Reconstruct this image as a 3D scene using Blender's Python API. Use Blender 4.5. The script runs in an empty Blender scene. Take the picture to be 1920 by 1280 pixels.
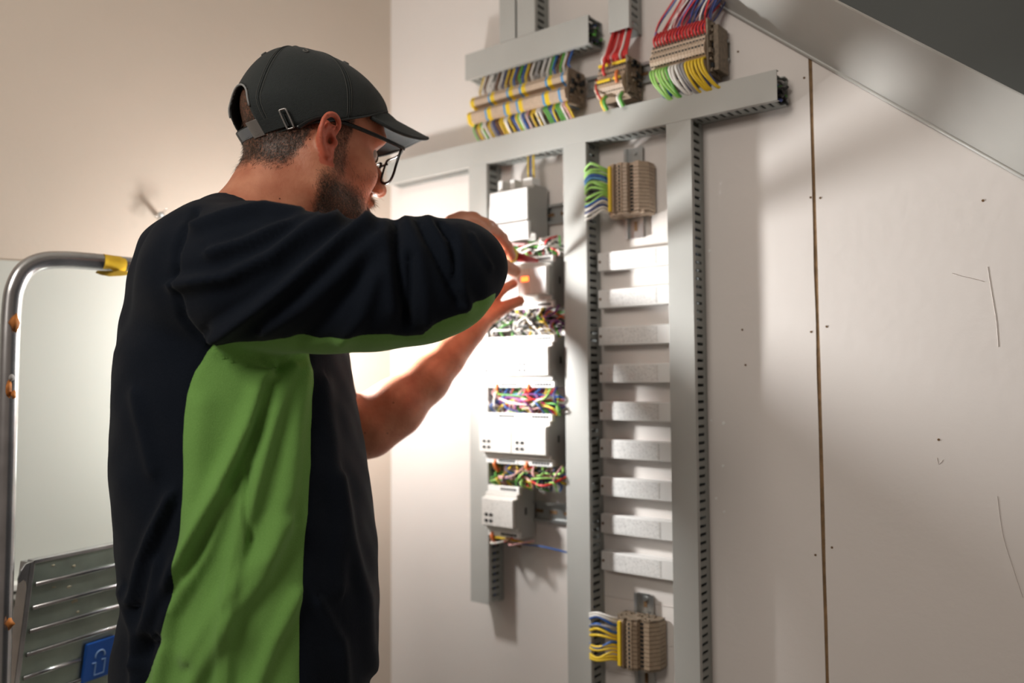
import bpy, math, random
import numpy as np
from mathutils import Vector, Matrix
random.seed(7); rng = np.random.default_rng(7)
SC = bpy.context.scene
COL = SC.collection

# ------------------------------------------------------------------ camera
FPX = 1550.0
PHI = math.radians(51.7)
CAM = np.array([1.26, -1.19, 1.40])
_F = np.array([-math.cos(PHI), math.sin(PHI), 0.0]); _R = np.array([math.sin(PHI), math.cos(PHI), 0.0]); _U = np.array([0, 0, 1.0])
TH = math.atan(70 / FPX); RL = 0.007
FW = _F * math.cos(TH) + _U * math.sin(TH)
UP0 = _U * math.cos(TH) - _F * math.sin(TH)
RT = _R - RL * UP0; RT /= np.linalg.norm(RT)
UP = np.cross(RT, FW); UP /= np.linalg.norm(UP)
cam = bpy.data.cameras.new('camera'); camo = bpy.data.objects.new('camera', cam); COL.objects.link(camo)
camo.matrix_world = Matrix(((RT[0], UP[0], -FW[0], CAM[0]), (RT[1], UP[1], -FW[1], CAM[1]), (RT[2], UP[2], -FW[2], CAM[2]), (0, 0, 0, 1)))
cam.sensor_width = 36; cam.lens = 36 * FPX / 1920; cam.clip_start = 0.05
cam.dof.use_dof = True; cam.dof.focus_distance = 1.02; cam.dof.aperture_fstop = 2.3
SC.camera = camo
# ------------------------------------------------------------------ world, lights, exposure
SC.view_settings.view_transform = 'Standard'; SC.view_settings.look = 'None'
SC.view_settings.gamma = 1; SC.view_settings.use_curve_mapping = False
SC.view_settings.exposure = -0.13
wd = bpy.data.worlds.new('room_air'); SC.world = wd; wd.use_nodes = True
wd.node_tree.nodes['Background'].inputs[0].default_value = (1.0, 0.81, 0.69, 1)
wd.node_tree.nodes['Background'].inputs[1].default_value = 0.16
def V(px, py, d):
    return CAM + d * (FW + (px - 960) / FPX * RT + (640 - py) / FPX * UP)
def lamp(name, kind, loc, energy, color, size, target=None, **kw):
    l = bpy.data.lights.new(name, kind); l.energy = energy; l.color = color
    if kind == 'AREA': l.size = size
    else: l.shadow_soft_size = size
    for k, v in kw.items(): setattr(l, k, v)
    o = bpy.data.objects.new(name, l); COL.objects.link(o); o.location = Vector(loc)
    if target is not None:
        o.rotation_euler = (Vector(target) - Vector(loc)).to_track_quat('-Z', 'Y').to_euler()
    return o
LAMP = V(548, 620, 1.39)
lamp('work_lamp', 'AREA', LAMP, 3.1, (1.0, 0.99, 0.97), 0.06, V(1230, 600, 1.15), shape='DISK', spread=math.radians(110))
lamp('work_lamp_spill', 'POINT', LAMP, 8.8, (1.0, 0.975, 0.94), 0.03)
FILL_POS = V(350, 840, 1.40)
lamp('lower_left_fill', 'POINT', FILL_POS, .32, (0.94, 1.0, 0.90), 0.04)  # added fill light, no visible source, brightens the lower left wall
lamp('room_fill', 'AREA', (0.6, -2.0, 2.3), 14.5, (1.0, 0.91, 0.82), 0.6, (0.4, -0.4, 1.3))  # unseen area fill for the room's soft ambient light, aimed at the man

# ------------------------------------------------------------------ helpers
MATS = {}
def mat(name, color, rough=0.5, metal=0.0, noise=0.0, nscale=40, bump=0.0, bscale=200, spec=0.5, sss=0.0, sheen=0.0, emit=None, dark=None, coat=0.0):
    if name in MATS: return MATS[name]
    m = bpy.data.materials.new(name); m.use_nodes = True; nt = m.node_tree; b = nt.nodes['Principled BSDF']
    def s(k, v):
        if k in b.inputs: b.inputs[k].default_value = v
    s('Base Color', (*color, 1)); s('Roughness', rough); s('Metallic', metal); s('Specular IOR Level', spec)
    if coat: s('Coat Weight', coat)
    if sss:
        s('Subsurface Weight', sss); s('Subsurface Radius', (1.0, 0.3, 0.15)); s('Subsurface Scale', 0.006)
    if sheen: s('Sheen Weight', sheen); s('Sheen Roughness', 0.5)
    if emit: s('Emission Color', (*emit[0], 1)); s('Emission Strength', emit[1])
    tc = nt.nodes.new('ShaderNodeTexCoord')
    if noise:
        n = nt.nodes.new('ShaderNodeTexNoise'); n.inputs['Scale'].default_value = nscale; n.inputs['Detail'].default_value = 5
        nt.links.new(tc.outputs['Object'], n.inputs['Vector'])
        mx = nt.nodes.new('ShaderNodeMix'); mx.data_type = 'RGBA'
        d = dark if dark else tuple(c * (1 - noise) for c in color)
        mx.inputs[6].default_value = (*d, 1); mx.inputs[7].default_value = (*[min(1, c * (1 + noise * .4)) for c in color], 1)
        mr = nt.nodes.new('ShaderNodeMapRange'); mr.inputs[1].default_value = 0.3; mr.inputs[2].default_value = 0.7
        nt.links.new(n.outputs[0], mr.inputs[0]); nt.links.new(mr.outputs[0], mx.inputs[0]); nt.links.new(mx.outputs[2], b.inputs['Base Color'])
    if bump:
        n2 = nt.nodes.new('ShaderNodeTexNoise'); n2.inputs['Scale'].default_value = bscale; n2.inputs['Detail'].default_value = 4
        nt.links.new(tc.outputs['Object'], n2.inputs['Vector'])
        bp = nt.nodes.new('ShaderNodeBump'); bp.inputs['Strength'].default_value = bump; bp.inputs['Distance'].default_value = 0.002
        nt.links.new(n2.outputs[0], bp.inputs['Height']); nt.links.new(bp.outputs[0], b.inputs['Normal'])
    MATS[name] = m
    return m

class MB:
    def __init__(s): s.v = []; s.f = []
    def add(s, vs, fs):
        n = len(s.v); s.v += [tuple(map(float, p)) for p in vs]; s.f += [tuple(i + n for i in f) for f in fs]; return s
    def box(s, a, b):
        x0, y0, z0 = [min(a[i], b[i]) for i in range(3)]; x1, y1, z1 = [max(a[i], b[i]) for i in range(3)]
        return s.add([(x0,y0,z0),(x1,y0,z0),(x1,y1,z0),(x0,y1,z0),(x0,y0,z1),(x1,y0,z1),(x1,y1,z1),(x0,y1,z1)],
              [(0,3,2,1),(4,5,6,7),(0,1,5,4),(1,2,6,5),(2,3,7,6),(3,0,4,7)])
    def obox(s, c, ax, ay, az):
        c, ax, ay, az = map(np.array, (c, ax, ay, az)); vs = []
        for k in (-1, 1):
            for (i, j) in ((-1,-1),(1,-1),(1,1),(-1,1)): vs.append(c + i*ax + j*ay + k*az)
        return s.add(vs, [(0,3,2,1),(4,5,6,7),(0,1,5,4),(1,2,6,5),(2,3,7,6),(3,0,4,7)])
    def prism(s, poly, o, u, v, w, t):
        o, u, v, w = map(np.array, (o, u, v, w)); n = len(poly)
        a = [o + p[0]*u + p[1]*v for p in poly]; b = [q + w*t for q in a]
        return s.add(a + b, [tuple(range(n))[::-1], tuple(range(n, 2*n))] + [(i, (i+1) % n, n + (i+1) % n, n + i) for i in range(n)])
    def tube(s, pts, r, n=8, cap=True, closed=False, flat=None):
        pts = [np.array(p, float) for p in pts]; m = len(pts); rs = r if hasattr(r, '__len__') else [r]*m
        vs = []; fs = []; prev = None
        for i, p in enumerate(pts):
            if closed: t = pts[(i+1) % m] - pts[i-1]
            else: t = pts[min(i+1, m-1)] - pts[max(i-1, 0)]
            t = t / (np.linalg.norm(t) + 1e-12)
            if prev is None:
                a = np.array([0, 0, 1.0]) if abs(t[2]) < .9 else np.array([1.0, 0, 0])
            else: a = prev
            a = a - t * a.dot(t); a /= np.linalg.norm(a); prev = a; b = np.cross(t, a)
            fx = flat if flat else 1.0
            for k in range(n):
                an = 2*math.pi*k/n
                vs.append(p + rs[i]*(math.cos(an)*a + fx*math.sin(an)*b))
        for i in range(m if closed else m-1):
            j = (i+1) % m
            for k in range(n):
                l = (k+1) % n
                fs.append((i*n+k, i*n+l, j*n+l, j*n+k))
        if cap and not closed:
            fs.append(tuple(range(n))[::-1]); fs.append(tuple(range((m-1)*n, m*n)))
        return s.add(vs, fs)
    def cyl(s, a, b, r, n=16): return s.tube([a, b], r, n)

def wloc(o):
    l = np.zeros(3)
    while o is not None: l = l + np.array(o.location); o = o.parent
    return l
def mk(name, mb, m, parent=None, loc=None, smooth=False, bevel=0, kind=None, label=None, extra_mats=None, fm=None):
    me = bpy.data.meshes.new(name)
    if isinstance(mb, MB): vs = np.array(mb.v, dtype=float); fs = mb.f
    else: vs, fs = mb
    off = wloc(parent) if parent is not None else (np.array(loc, float) if loc is not None else np.zeros(3))
    vs = np.asarray(vs) - off
    me.from_pydata(vs.tolist() if not isinstance(vs, list) else vs, [], fs if isinstance(fs, list) else fs.tolist()); me.update()
    me.materials.append(m)
    if smooth: me.polygons.foreach_set('use_smooth', [True]*len(me.polygons))
    o = bpy.data.objects.new(name, me); COL.objects.link(o)
    if parent is not None: o.parent = parent
    elif loc is not None: o.location = Vector(loc)
    if bevel:
        bm = o.modifiers.new('bevel', 'BEVEL'); bm.width = bevel; bm.segments = 2; bm.limit_method = 'ANGLE'; bm.angle_limit = math.radians(40)
    if kind: o['kind'] = kind
    if label: o['label'] = label
    return o
def thing(name, label, cat, loc, group=None):
    o = bpy.data.objects.new(name, None); COL.objects.link(o); o.location = Vector(loc); o.empty_display_size = .05
    tag(o, label, cat, group); return o
def tag(o, label, cat, group=None):
    o['label'] = label; o['category'] = cat
    if group: o['group'] = group
    return o
def dup(root, delta, label):
    r = root.copy(); COL.objects.link(r); r.location = root.location + Vector(delta); r['label'] = label
    for ch in list(root.children):
        c = ch.copy(); COL.objects.link(c); c.parent = r
        for g in list(ch.children):
            q = g.copy(); COL.objects.link(q); q.parent = c
    return r
def onwall(px, py, p=0.0):
    r = FW + (px - 960)/FPX*RT + (640 - py)/FPX*UP
    t = (-p - CAM[1]) / r[1]; q = CAM + t*r
    return q[0], q[2]
def wx(px, py, p=0.0): return onwall(px, py, p)[0]
def wz(px, py, p=0.0): return onwall(px, py, p)[1]
def zat(x, p, py):      # z of the point at wall x, protrusion p that projects to row py
    P0 = np.array([x, -p, 0.0]) - CAM
    # solve (P.UP)/(P.FW) = (640-py)/f
    k = (640 - py)/FPX
    a = P0.dot(UP) - k*P0.dot(FW); b = UP[2] - k*FW[2]
    return -a/b
def proj(P):
    q = np.asarray(P) - CAM; d = q @ FW
    return 960 + FPX*(q @ RT)/d, 640 - FPX*(q @ UP)/d, d
def smooth_path(pts, n=6, closed=False):
    P = [np.array(p, float) for p in pts]; m = len(P); out = []
    rngi = range(m if closed else m-1)
    for i in rngi:
        p0 = P[(i-1) % m] if (closed or i > 0) else P[0]; p1 = P[i]; p2 = P[(i+1) % m]; p3 = P[(i+2) % m] if (closed or i+2 < m) else P[-1]
        for k in range(n):
            t = k/n
            out.append(.5*((2*p1) + (-p0+p2)*t + (2*p0-5*p1+4*p2-p3)*t*t + (-p0+3*p1-3*p2+p3)*t**3))
    if not closed: out.append(P[-1])
    return out

# ------------------------------------------------------------------ materials
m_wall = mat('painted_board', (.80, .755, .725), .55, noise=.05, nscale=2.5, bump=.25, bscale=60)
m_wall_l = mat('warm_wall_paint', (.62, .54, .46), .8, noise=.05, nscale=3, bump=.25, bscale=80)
m_white = mat('white_lacquer', (.83, .84, .81), .45, noise=.03, nscale=3)
m_joint = mat('joint_filler', (.26, .16, .08), .9, noise=.4, nscale=60)
m_duct = mat('grey_duct_plastic', (.47, .475, .455), .42, noise=.04, nscale=15)
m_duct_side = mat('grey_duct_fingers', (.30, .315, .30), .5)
m_dark = mat('dark_void', (.015, .018, .02), .8)
m_plastic = mat('light_grey_plastic', (.70, .68, .65), .4)
m_plastic_w = mat('white_plastic', (.86, .86, .85), .4)
m_side = mat('mid_grey_plastic', (.40, .385, .36), .5)
m_beige = mat('beige_terminal_plastic', (.56, .43, .32), .5, noise=.12, nscale=200)
m_beige_d = mat('brown_terminal_plastic', (.24, .185, .13), .6, noise=.4, nscale=150)
m_zinc = mat('zinc_rail', (.58, .60, .60), .28, metal=.9)
m_alu = mat('brushed_aluminium', (.55, .55, .56), .26, metal=.92, noise=.25, nscale=25)
m_alu_g = mat('dull_aluminium_green_reflection', (.36, .43, .37), .38, metal=.75, noise=.25, nscale=18)  # green reflection of the shirt is tinted into the sheet colour
m_floor = mat('grey_concrete', (.33, .31, .29), .8, noise=.2, nscale=6)
m_blackp = mat('black_plastic', (.012, .012, .014), .35)
WC = {'blue': (.03, .12, .42), 'lightblue': (.10, .33, .62), 'yellow': (.80, .56, .03), 'green': (.12, .42, .07), 'white': (.82, .80, .76), 'brown': (.16, .07, .03),
      'grey': (.33, .32, .32), 'black': (.02, .02, .02), 'red': (.58, .03, .03), 'orange': (.85, .22, .06), 'pink': (.75, .42, .42), 'limegreen': (.35, .66, .16), 'darkblue': (.04, .06, .2), 'purple': (.25, .06, .25)}
WM = {k: mat(k + '_wire_insulation', c, .4) for k, c in WC.items()}

def print_mat(name, base, ink, scale=(480, 480, 1300), thr=.56):
    if name in MATS: return MATS[name]
    m = mat(name, base, .45); nt = m.node_tree; b = nt.nodes['Principled BSDF']
    tc = nt.nodes.new('ShaderNodeTexCoord'); mp = nt.nodes.new('ShaderNodeMapping'); mp.inputs['Scale'].default_value = scale
    n = nt.nodes.new('ShaderNodeTexNoise'); n.inputs['Scale'].default_value = 1; n.inputs['Detail'].default_value = 2
    r = nt.nodes.new('ShaderNodeMapRange'); r.inputs[1].default_value = thr; r.inputs[2].default_value = thr + .08
    mx = nt.nodes.new('ShaderNodeMix'); mx.data_type = 'RGBA'; mx.inputs[6].default_value = (*base, 1); mx.inputs[7].default_value = (*ink, 1)
    nt.links.new(tc.outputs['Object'], mp.inputs[0]); nt.links.new(mp.outputs[0], n.inputs['Vector']); nt.links.new(n.outputs[0], r.inputs[0])
    nt.links.new(r.outputs[0], mx.inputs[0]); nt.links.new(mx.outputs[2], b.inputs['Base Color'])
    return m
m_label = print_mat('printed_label', (.86, .86, .85), (.45, .45, .45))
m_devprint = print_mat('printed_device_front', (.72, .70, .67), (.35, .34, .32), (300, 300, 800), .60)

# ------------------------------------------------------------------ the setting
LD = np.array([-0.370, -0.9290, 0.0]); LN = np.array([0.9290, -0.370, 0.0])     # left wall direction (away from the corner) and inward normal
mk('floor', MB().box((-1.6, -3.6, -.05), (3.2, .1, 0)), m_floor, kind='structure')
wr = mk('wall_right', MB().box((-.05, .0012, 0), (3.2, .10, 2.75)), m_joint, kind='structure')
xs1 = wx(1519, 120); xs2 = wx(1551, 1270); zs1 = wz(1519, 120); zs2 = wz(1551, 1270)
def seamx(z): return xs2 + (xs1 - xs2)*(z - zs2)/(zs1 - zs2)
def board(x0, x1f, side, left):
    b = MB(); N = 40; poly = []
    zz = np.linspace(0, 2.75, N)
    for i in range(N):
        e = seamx(zz[i]) + side*(.0021 + .0010*random.random())
        poly.append((e, zz[i]))
    if left: P = [(x0, 2.75), (x0, 0)] + poly
    else: P = [(x1f, 0), (x1f, 2.75)] + poly[::-1]
    a = [(p[0], -.0, p[1]) for p in P]; c = [(p[0], .012, p[1]) for p in P]; n = len(P)
    fs = [tuple(range(n)), tuple(range(n, 2*n))[::-1]] + [(i, n+i, n+(i+1) % n, (i+1) % n) for i in range(n)]
    b.add(a + c, fs); return b
mk('board', board(0, 0, -1, True), m_wall, wr)
mk('board', board(0, 3.2, 1, False), m_wall, wr)
m_hole = mat('screw_hole', (.16, .09, .04), .9)
for (px, py) in ((1520, 370), (1538, 371), (1521, 622), (1550, 612), (1529, 1040), (1560, 1026), (1508, 146), (1384, 97), (1392, 618), (1843, 376), (1760, 824), (1398, 684)):
    x, z = onwall(px, py); mk('screw_hole', MB().cyl((x, .001, z), (x, -.0008, z), .0016, 8), m_hole, wr)
m_scuff = mat('scuff_mark', (.64, .59, .56), .9); m_chip = mat('paint_chip', (.9, .9, .88), .7)
for pts in ([(1852, 500), (1858, 540), (1868, 600), (1872, 650)], [(1870, 930), (1880, 1000), (1898, 1060), (1918, 1120)], [(1785, 512), (1800, 517), (1822, 522), (1845, 528)], [(1757, 858), (1760, 870), (1768, 862)]):
    mk('scuff', MB().tube(smooth_path([(*[(onwall(*p))[0]], -.0002, onwall(*p)[1]) for p in pts]), .0005, 4), m_scuff, wr)
for (px, py, r) in ((1357, 793, .0028), (1356, 873, .0022), (1343, 934, .002), (1358, 959, .0018), (1334, 788, .0015), (1331, 470, .0024)):
    x, z = onwall(px, py); mk('paint_chip', MB().cyl((x, .001, z), (x, -.0009, z), r, 7), m_chip, wr)
# pencil lines between the lower ducts
for (pa, pb) in (((1133, 1116), (1262, 1138)), ((1140, 1258), (1262, 1282)), ((1225, 1205), (1262, 1212))):
    a = onwall(*pa); b = onwall(*pb)
    mk('pencil_line', MB().tube([(a[0], -.0002, a[1]), (b[0], -.0002, b[1])], .0007, 4), m_scuff, wr)
def lw(s, o, z): return LD*s + LN*o + np.array([0, 0, z])       # point by distance from corner, offset from left wall, height
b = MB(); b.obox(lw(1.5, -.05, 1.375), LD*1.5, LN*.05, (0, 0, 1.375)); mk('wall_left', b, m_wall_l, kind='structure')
mk('ceiling', MB().box((-1.6, -3.6, 2.75), (3.2, .1, 2.8)), m_white, kind='structure')
def onleft(px, py, off=0.0):
    r = FW + (px - 960)/FPX*RT + (640 - py)/FPX*UP
    t = (off - CAM.dot(LN)) / r.dot(LN); q = CAM + t*r
    return q.dot(LD), q[2]
s0, zt = onleft(10, 489); _, zl = onleft(40, 1093)
# white lower cladding on the left wall with a ledge below it
b = MB(); b.obox(lw(1.6, .004, (zt + zl)/2), LD*1.3, LN*.004, (0, 0, (zt - zl)/2)); mk('trim_1', b, mat('pale_grey_cladding', (.60, .62, .575), .45, noise=.04, nscale=3), kind='structure')
b = MB(); b.obox(lw(1.6, .016, zl), LD*1.3, LN*.016, (0, 0, .006)); b.obox(lw(1.6, .012, zl - .016), LD*1.3, LN*.012, (0, 0, .005))
mk('trim_2', b, m_white, kind='structure', bevel=.002)
_, zl2 = onleft(30, 1203)
b = MB(); b.obox(lw(1.6, .003, (zl + zl2)/2 - .01), LD*1.3, LN*.003, (0, 0, (zl - zl2)/2 - .012)); mk('trim_3', b, mat('grey_cladding', (.45, .43, .40), .6), kind='structure')

# sloping stair stringer on the right wall
st = thing('stair_stringer', 'wide grey steel stair stringer running diagonally down across the upper right', 'stair', (1.3, 0, 1.6))
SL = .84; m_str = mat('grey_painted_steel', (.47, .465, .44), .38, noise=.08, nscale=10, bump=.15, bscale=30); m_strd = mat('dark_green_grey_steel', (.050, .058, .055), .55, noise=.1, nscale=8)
def sp(x, p, c): return (x, -p, c - SL*x)
x0, x1 = .62, 1.75; cA, cB = 2.592, 2.675; P2 = .11
b = MB()
for (p, c, q, e) in ((.001, cA, P2, cB), ):
    A = [sp(x0, p, c), sp(x1, p, c), sp(x1, q, e), sp(x0, q, e)]
    B = [sp(x0, p, c + .008), sp(x1, p, c + .008), sp(x1, q, e + .008), sp(x0, q, e + .008)]
    b.add(A + B, [(0,1,2,3), (7,6,5,4), (0,4,5,1), (1,5,6,2), (2,6,7,3), (3,7,4,0)])
mk('flange', b, m_str, st, bevel=.002)
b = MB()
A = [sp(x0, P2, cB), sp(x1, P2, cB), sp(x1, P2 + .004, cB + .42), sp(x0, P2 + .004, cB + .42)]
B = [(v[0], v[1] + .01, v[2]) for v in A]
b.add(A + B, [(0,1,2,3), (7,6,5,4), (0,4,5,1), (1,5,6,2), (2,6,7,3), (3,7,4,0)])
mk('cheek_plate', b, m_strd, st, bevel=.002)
b = MB(); b.tube([sp(x0, .004, cA + .002), sp(x1, .004, cA + .002)], .003, 8); mk('edge_bead', b, m_str, st, smooth=True)

# ------------------------------------------------------------------ slotted wiring ducts
PD = .044
def duct(label, horiz, c, w, a, bnd, p=PD, fill=True, group='grey slotted wiring ducts', flip=False, openend=False):
    """horiz: along x, centre z=c, from a to bnd; else along z, centre x=c."""
    def B(mb, l0, l1, t0, t1, p0, p1):
        if horiz: mb.box((l0, -p0, t0), (l1, -p1, t1))
        else: mb.box((t0, -p0, l0), (t1, -p1, l1))
    base = (a, 0, c) if horiz else (c, 0, a)
    t = thing('wiring_duct', label, 'duct', base, group)
    h = w/2
    m = MB(); B(m, a, bnd, c-h, c+h, .0005, .003)
    mk('back_plate', m, m_duct_side, t)
    lip = .0085
    for s in (-1, 1):
        m = MB(); e0 = c + s*h; e1 = c + s*(h - .0018)
        B(m, a, bnd, e0, e1, .003, .013)
        l = a + .003; pitch = .0125
        while l + .0075 < bnd:
            B(m, l, l + .0082, e0, e1, .0131, p - .002)
            B(m, l + .0012, l + .0070, e0 + s*.0004, e0, .016, p - lip - .001)
            l += pitch
        mk('slotted_side', m, m_duct_side, t)
    m = MB(); B(m, a, bnd, c-h-.0012, c+h+.0012, p - .002, p)
    B(m, a, bnd, c-h-.0012, c-h-.0001, p - lip, p - .0021); B(m, a, bnd, c+h+.0001, c+h+.0012, p - lip, p - .0021)
    mk('cover', m, m_duct, t, bevel=.0006)
    if fill:
        for k in range(7):
            col = random.choice(['darkblue', 'black', 'blue', 'darkblue', 'grey', 'black', 'green'])
            q = c + (random.random() - .5)*(w - .016); pp = .008 + random.random()*(p - .020)
            pts = []
            for i in range(9):
                l = a + .004 + (bnd - a - .008)*i/8
                jq = min(max(q + random.uniform(-.006, .006), c - h + .006), c + h - .006); jp = min(max(pp + random.uniform(-.005, .005), .007), p - .008)
                pts.append((l, -jp, jq) if horiz else (jq, -jp, l))
            mk('wire', MB().tube(smooth_path(pts, 4), .0018, 5), WM[col], t, smooth=True)
    return t
# main horizontal
xr, ztop = onwall(1456, 131, PD); _, zbot = onwall(1456, 186, PD)
mw = ztop - zbot; mc = (ztop + zbot)/2
D_main = duct('long horizontal grey slotted wiring duct across the wall above the modules', True, mc, mw, .034, xr)
zb = mc - mw/2 - .0013
def vd(label, pxl, pxr, pyref, ybot_px=None, z0=None):
    xl = wx(pxl, pyref, PD); x2 = wx(pxr, pyref, PD)
    if ybot_px: z0 = zat((xl+x2)/2, PD, ybot_px)
    t = duct(label, False, (xl+x2)/2, x2 - xl, z0, zb); return xl, x2
d1 = vd('shortest vertical wiring duct left of the modules, ending free above the floor', 881, 913, 640, 1130)
d2 = vd('middle vertical wiring duct between the stepped modules and the white driver boxes', 1060, 1101, 640, z0=.45)
d3 = vd('rightmost vertical wiring duct beside the white driver boxes', 1256, 1301, 640, z0=.45)
# upper horizontal
xu0 = wx(872, 120, PD); xu1 = wx(1103, 60, PD); zu = (zat(xu1, PD, 29) + zat(xu1, PD, 78))/2; wu = zat(xu1, PD, 29) - zat(xu1, PD, 80)
duct('short horizontal wiring duct above the long two-tier terminal strip', True, zu, wu, xu0, xu1)
zut = zu + wu/2 + .0015
for (pl, pr, lab) in ((936, 966, 'left one of two tight vertical ducts standing on the short horizontal duct'), (969, 1003, 'right one of two tight vertical ducts standing on the short horizontal duct')):
    xl = wx(pl, 40, PD); x2 = wx(pr, 40, PD); duct(lab, False, (xl+x2)/2, x2-xl-.003, zut, 2.6, fill=False)
xl = wx(1142, 30, PD); x2 = wx(1178, 30, PD); duct('single vertical duct above the small terminal strip with red wires', False, (xl+x2)/2, x2-xl, zat((xl+x2)/2, PD, 56), 2.6, fill=False)
# wires poking out of the open duct ends
def endwires(xe, zc, n, parent_label):
    t = thing('wire_tails', parent_label, 'wires', (xe, -.02, zc))
    for k in range(n):
        z = zc + random.uniform(-.018, .016); p = random.uniform(.008, .034)
        pts = [(xe - .03, -p, z), (xe - .004, -p, z), (xe + random.uniform(.001, .006), -p + random.uniform(-.004, .004), z + random.uniform(-.008, .006))]
        mk('wire', MB().tube(smooth_path(pts, 4), .0022, 6), WM[random.choice(['black', 'black', 'darkblue', 'green', 'grey'])], t, smooth=True)
endwires(xr, mc, 10, 'dark wire ends inside the open right end of the long duct')
endwires(xu1, zu, 10, 'dark wire ends inside the open right end of the short upper duct')

# ------------------------------------------------------------------ wall rails
def hat_rail(label, horiz, c, a, bnd):
    t = thing('mounting_rail', label, 'rail', (a, 0, c) if horiz else (c, 0, a), 'zinc mounting rails on the wall')
    prof = [(-.0175, .0075), (-.0125, .0075), (-.0125, .0012), (.0125, .0012), (.0125, .0075), (.0175, .0075), (.0175, .0065), (.0135, .0065), (.0135, .0002), (-.0135, .0002), (-.0135, .0065), (-.0175, .0065)]
    m = MB()
    if horiz: m.prism(prof, (a, 0, c), (0, 0, 1), (0, -1, 0), (1, 0, 0), bnd - a)
    else: m.prism(prof, (c, 0, a), (1, 0, 0), (0, -1, 0), (0, 0, 1), bnd - a)
    mk('rail_profile', m, m_zinc, t)
    l = a + .012; i = 0
    while l + .02 < bnd:
        m = MB(); L = .016
        if horiz: m.obox((l + L/2, -.0014, c), (L/2, 0, 0), (0, .0004, 0), (0, 0, .003))
        else: m.obox((c, -.0014, l + L/2), (.003, 0, 0), (0, .0004, 0), (0, 0, L/2))
        mk('slot', m, m_hole, t); l += .03
    m = MB(); l = a + .006
    q = (l, -.003, c) if horiz else (c, -.003, bnd - .008)
    m.cyl((q[0], -.001, q[2]), (q[0], -.004, q[2]), .004, 12); mk('screw', m, m_zinc, t)
    return t

# ------------------------------------------------------------------ terminal strips
def slices_x(t, x0, n, pitch, zc, prof, colours, holes, name='terminal_stack'):
    """slices side by side along x, profile in (p, z)"""
    groups = {}
    for i in range(n):
        c = colours(i); mb = groups.setdefault(c, MB())
        mb.prism(prof, (x0 + i*pitch, 0, zc), (0, -1, 0), (0, 0, 1), (1, 0, 0), pitch*.90)
    for c, mb in groups.items():
        o = mk(name if c == 'beige' else 'coloured_terminals', mb, {'beige': m_beige, 'yellow': WM['yellow'], 'blue': WM['lightblue'], 'brown': m_beige_d}[c], t)
        o['kind'] = 'stuff'
    mb = MB()
    for i in range(n):
        for (p, z, s) in holes:
            x = x0 + i*pitch + pitch*.45
            mb.box((x - pitch*.27, -p + .001, zc + z - s), (x + pitch*.27, -p - .0004, zc + z + s))
    o = mk('wire_entries', mb, m_dark, t); o['kind'] = 'stuff'
def rough_end(t, x, zc, h0, h1, p0, p1, n=26):
    mb = MB()
    mb.box((x, -p0, zc + h0), (x + .003, -p1, zc + h1))
    for k in range(n):
        a = random.uniform(h0 + .004, h1 - .004); q = random.uniform(p0 + .004, p1 - .004); s = random.uniform(.002, .006)
        mb.box((x + .003, -q - s, zc + a - s*.6), (x + .003 + random.uniform(.001, .004), -q + s, zc + a + s*.6))
    mk('end_plate', mb, m_beige_d, t, bevel=.0006)
    mb = MB()
    for k in range(9):
        a = random.uniform(h0 + .008, h1 - .008); q = random.uniform(p0 + .008, p1 - .008); s = random.uniform(.002, .0045)
        mb.box((x + .002, -q - s, zc + a - s), (x + .0076, -q + s, zc + a + s))
    mk('end_hollow', mb, m_dark, t)
def wire(t, pts, r, col, n=6, sm=5):
    return mk('wire', MB().tube(smooth_path(pts, sm), r, n), WM[col], t, smooth=True)

# A : long two-tier strip
xa0, _ = onwall(883, 215, .052); xa1 = wx(1066, 180, .052)
za = zat(xa0, .052, 205)
za_r = zat(xa1, .052, 160)
za = (za + za_r)/2
tA = thing('terminal_strip', 'long two-tier beige terminal strip with blue and yellow stripes', 'terminal strip', (xa0, 0, za), 'terminal strips on the wall')
profA = [(.002, -.028), (.002, .028), (.040, .028), (.050, .024), (.055, .015), (.052, .007), (.042, .003), (.044, .000), (.060, -.006), (.064, -.012), (.060, -.026), (.050, -.030)]
nA = 46; pit = (xa1 - xa0)/nA
def colA(i):
    f = i/nA
    if i < 2: return 'yellow'
    for c in (.20, .40, .54, .80):
        if abs(i - int(c*nA)) == 0: return 'blue'
        if i - int(c*nA) == 1 or i - int(c*nA) == 2: return 'yellow'
    if i == nA - 3: return 'blue'
    return 'beige'
slices_x(tA, xa0, nA, pit, za, profA, colA, [(.052, .012, .0012), (.048, .022, .001), (.0585, -.011, .0012)])
rough_end(tA, xa1, za, -.030, .028, .006, .058)
zA_top = zu - wu/2; zA_bot = mc + mw/2
seqt = ['yellow', 'white', 'brown', 'white', 'white', 'grey', 'brown', 'white', 'darkblue', 'yellow', 'brown', 'yellow', 'blue', 'brown', 'green', 'blue', 'yellow', 'brown', 'white', 'grey', 'grey', 'white', 'grey', 'white', 'green', 'blue', 'brown', 'green', 'white', 'brown', 'blue']
for i, c in enumerate(seqt):
    x = xa0 + .012 + (xa1 - xa0 - .016)*i/(len(seqt)-1) + random.uniform(-.001, .001)
    j = random.uniform(-.004, .002)
    wire(tA, [(x, -.036, za + .024), (x, -.040, za + .034), (x + j, -.038, (za + zA_top)/2 + .010), (x + j*.5 + .004, -.030, zA_top + .006)], .0019, c)
seqb = ['green', 'brown', 'yellow', 'green', 'white', 'white', 'brown', 'yellow', 'grey', 'darkblue', 'brown', 'brown', 'yellow', 'yellow', 'white', 'white', 'yellow', 'darkblue', 'blue', 'yellow', 'limegreen', 'white', 'blue', 'grey', 'pink', 'brown', 'yellow', 'yellow', 'white', 'white', 'grey', 'green', 'green', 'darkblue', 'blue', 'yellow', 'green', 'green', 'white', 'pink', 'yellow']
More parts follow.
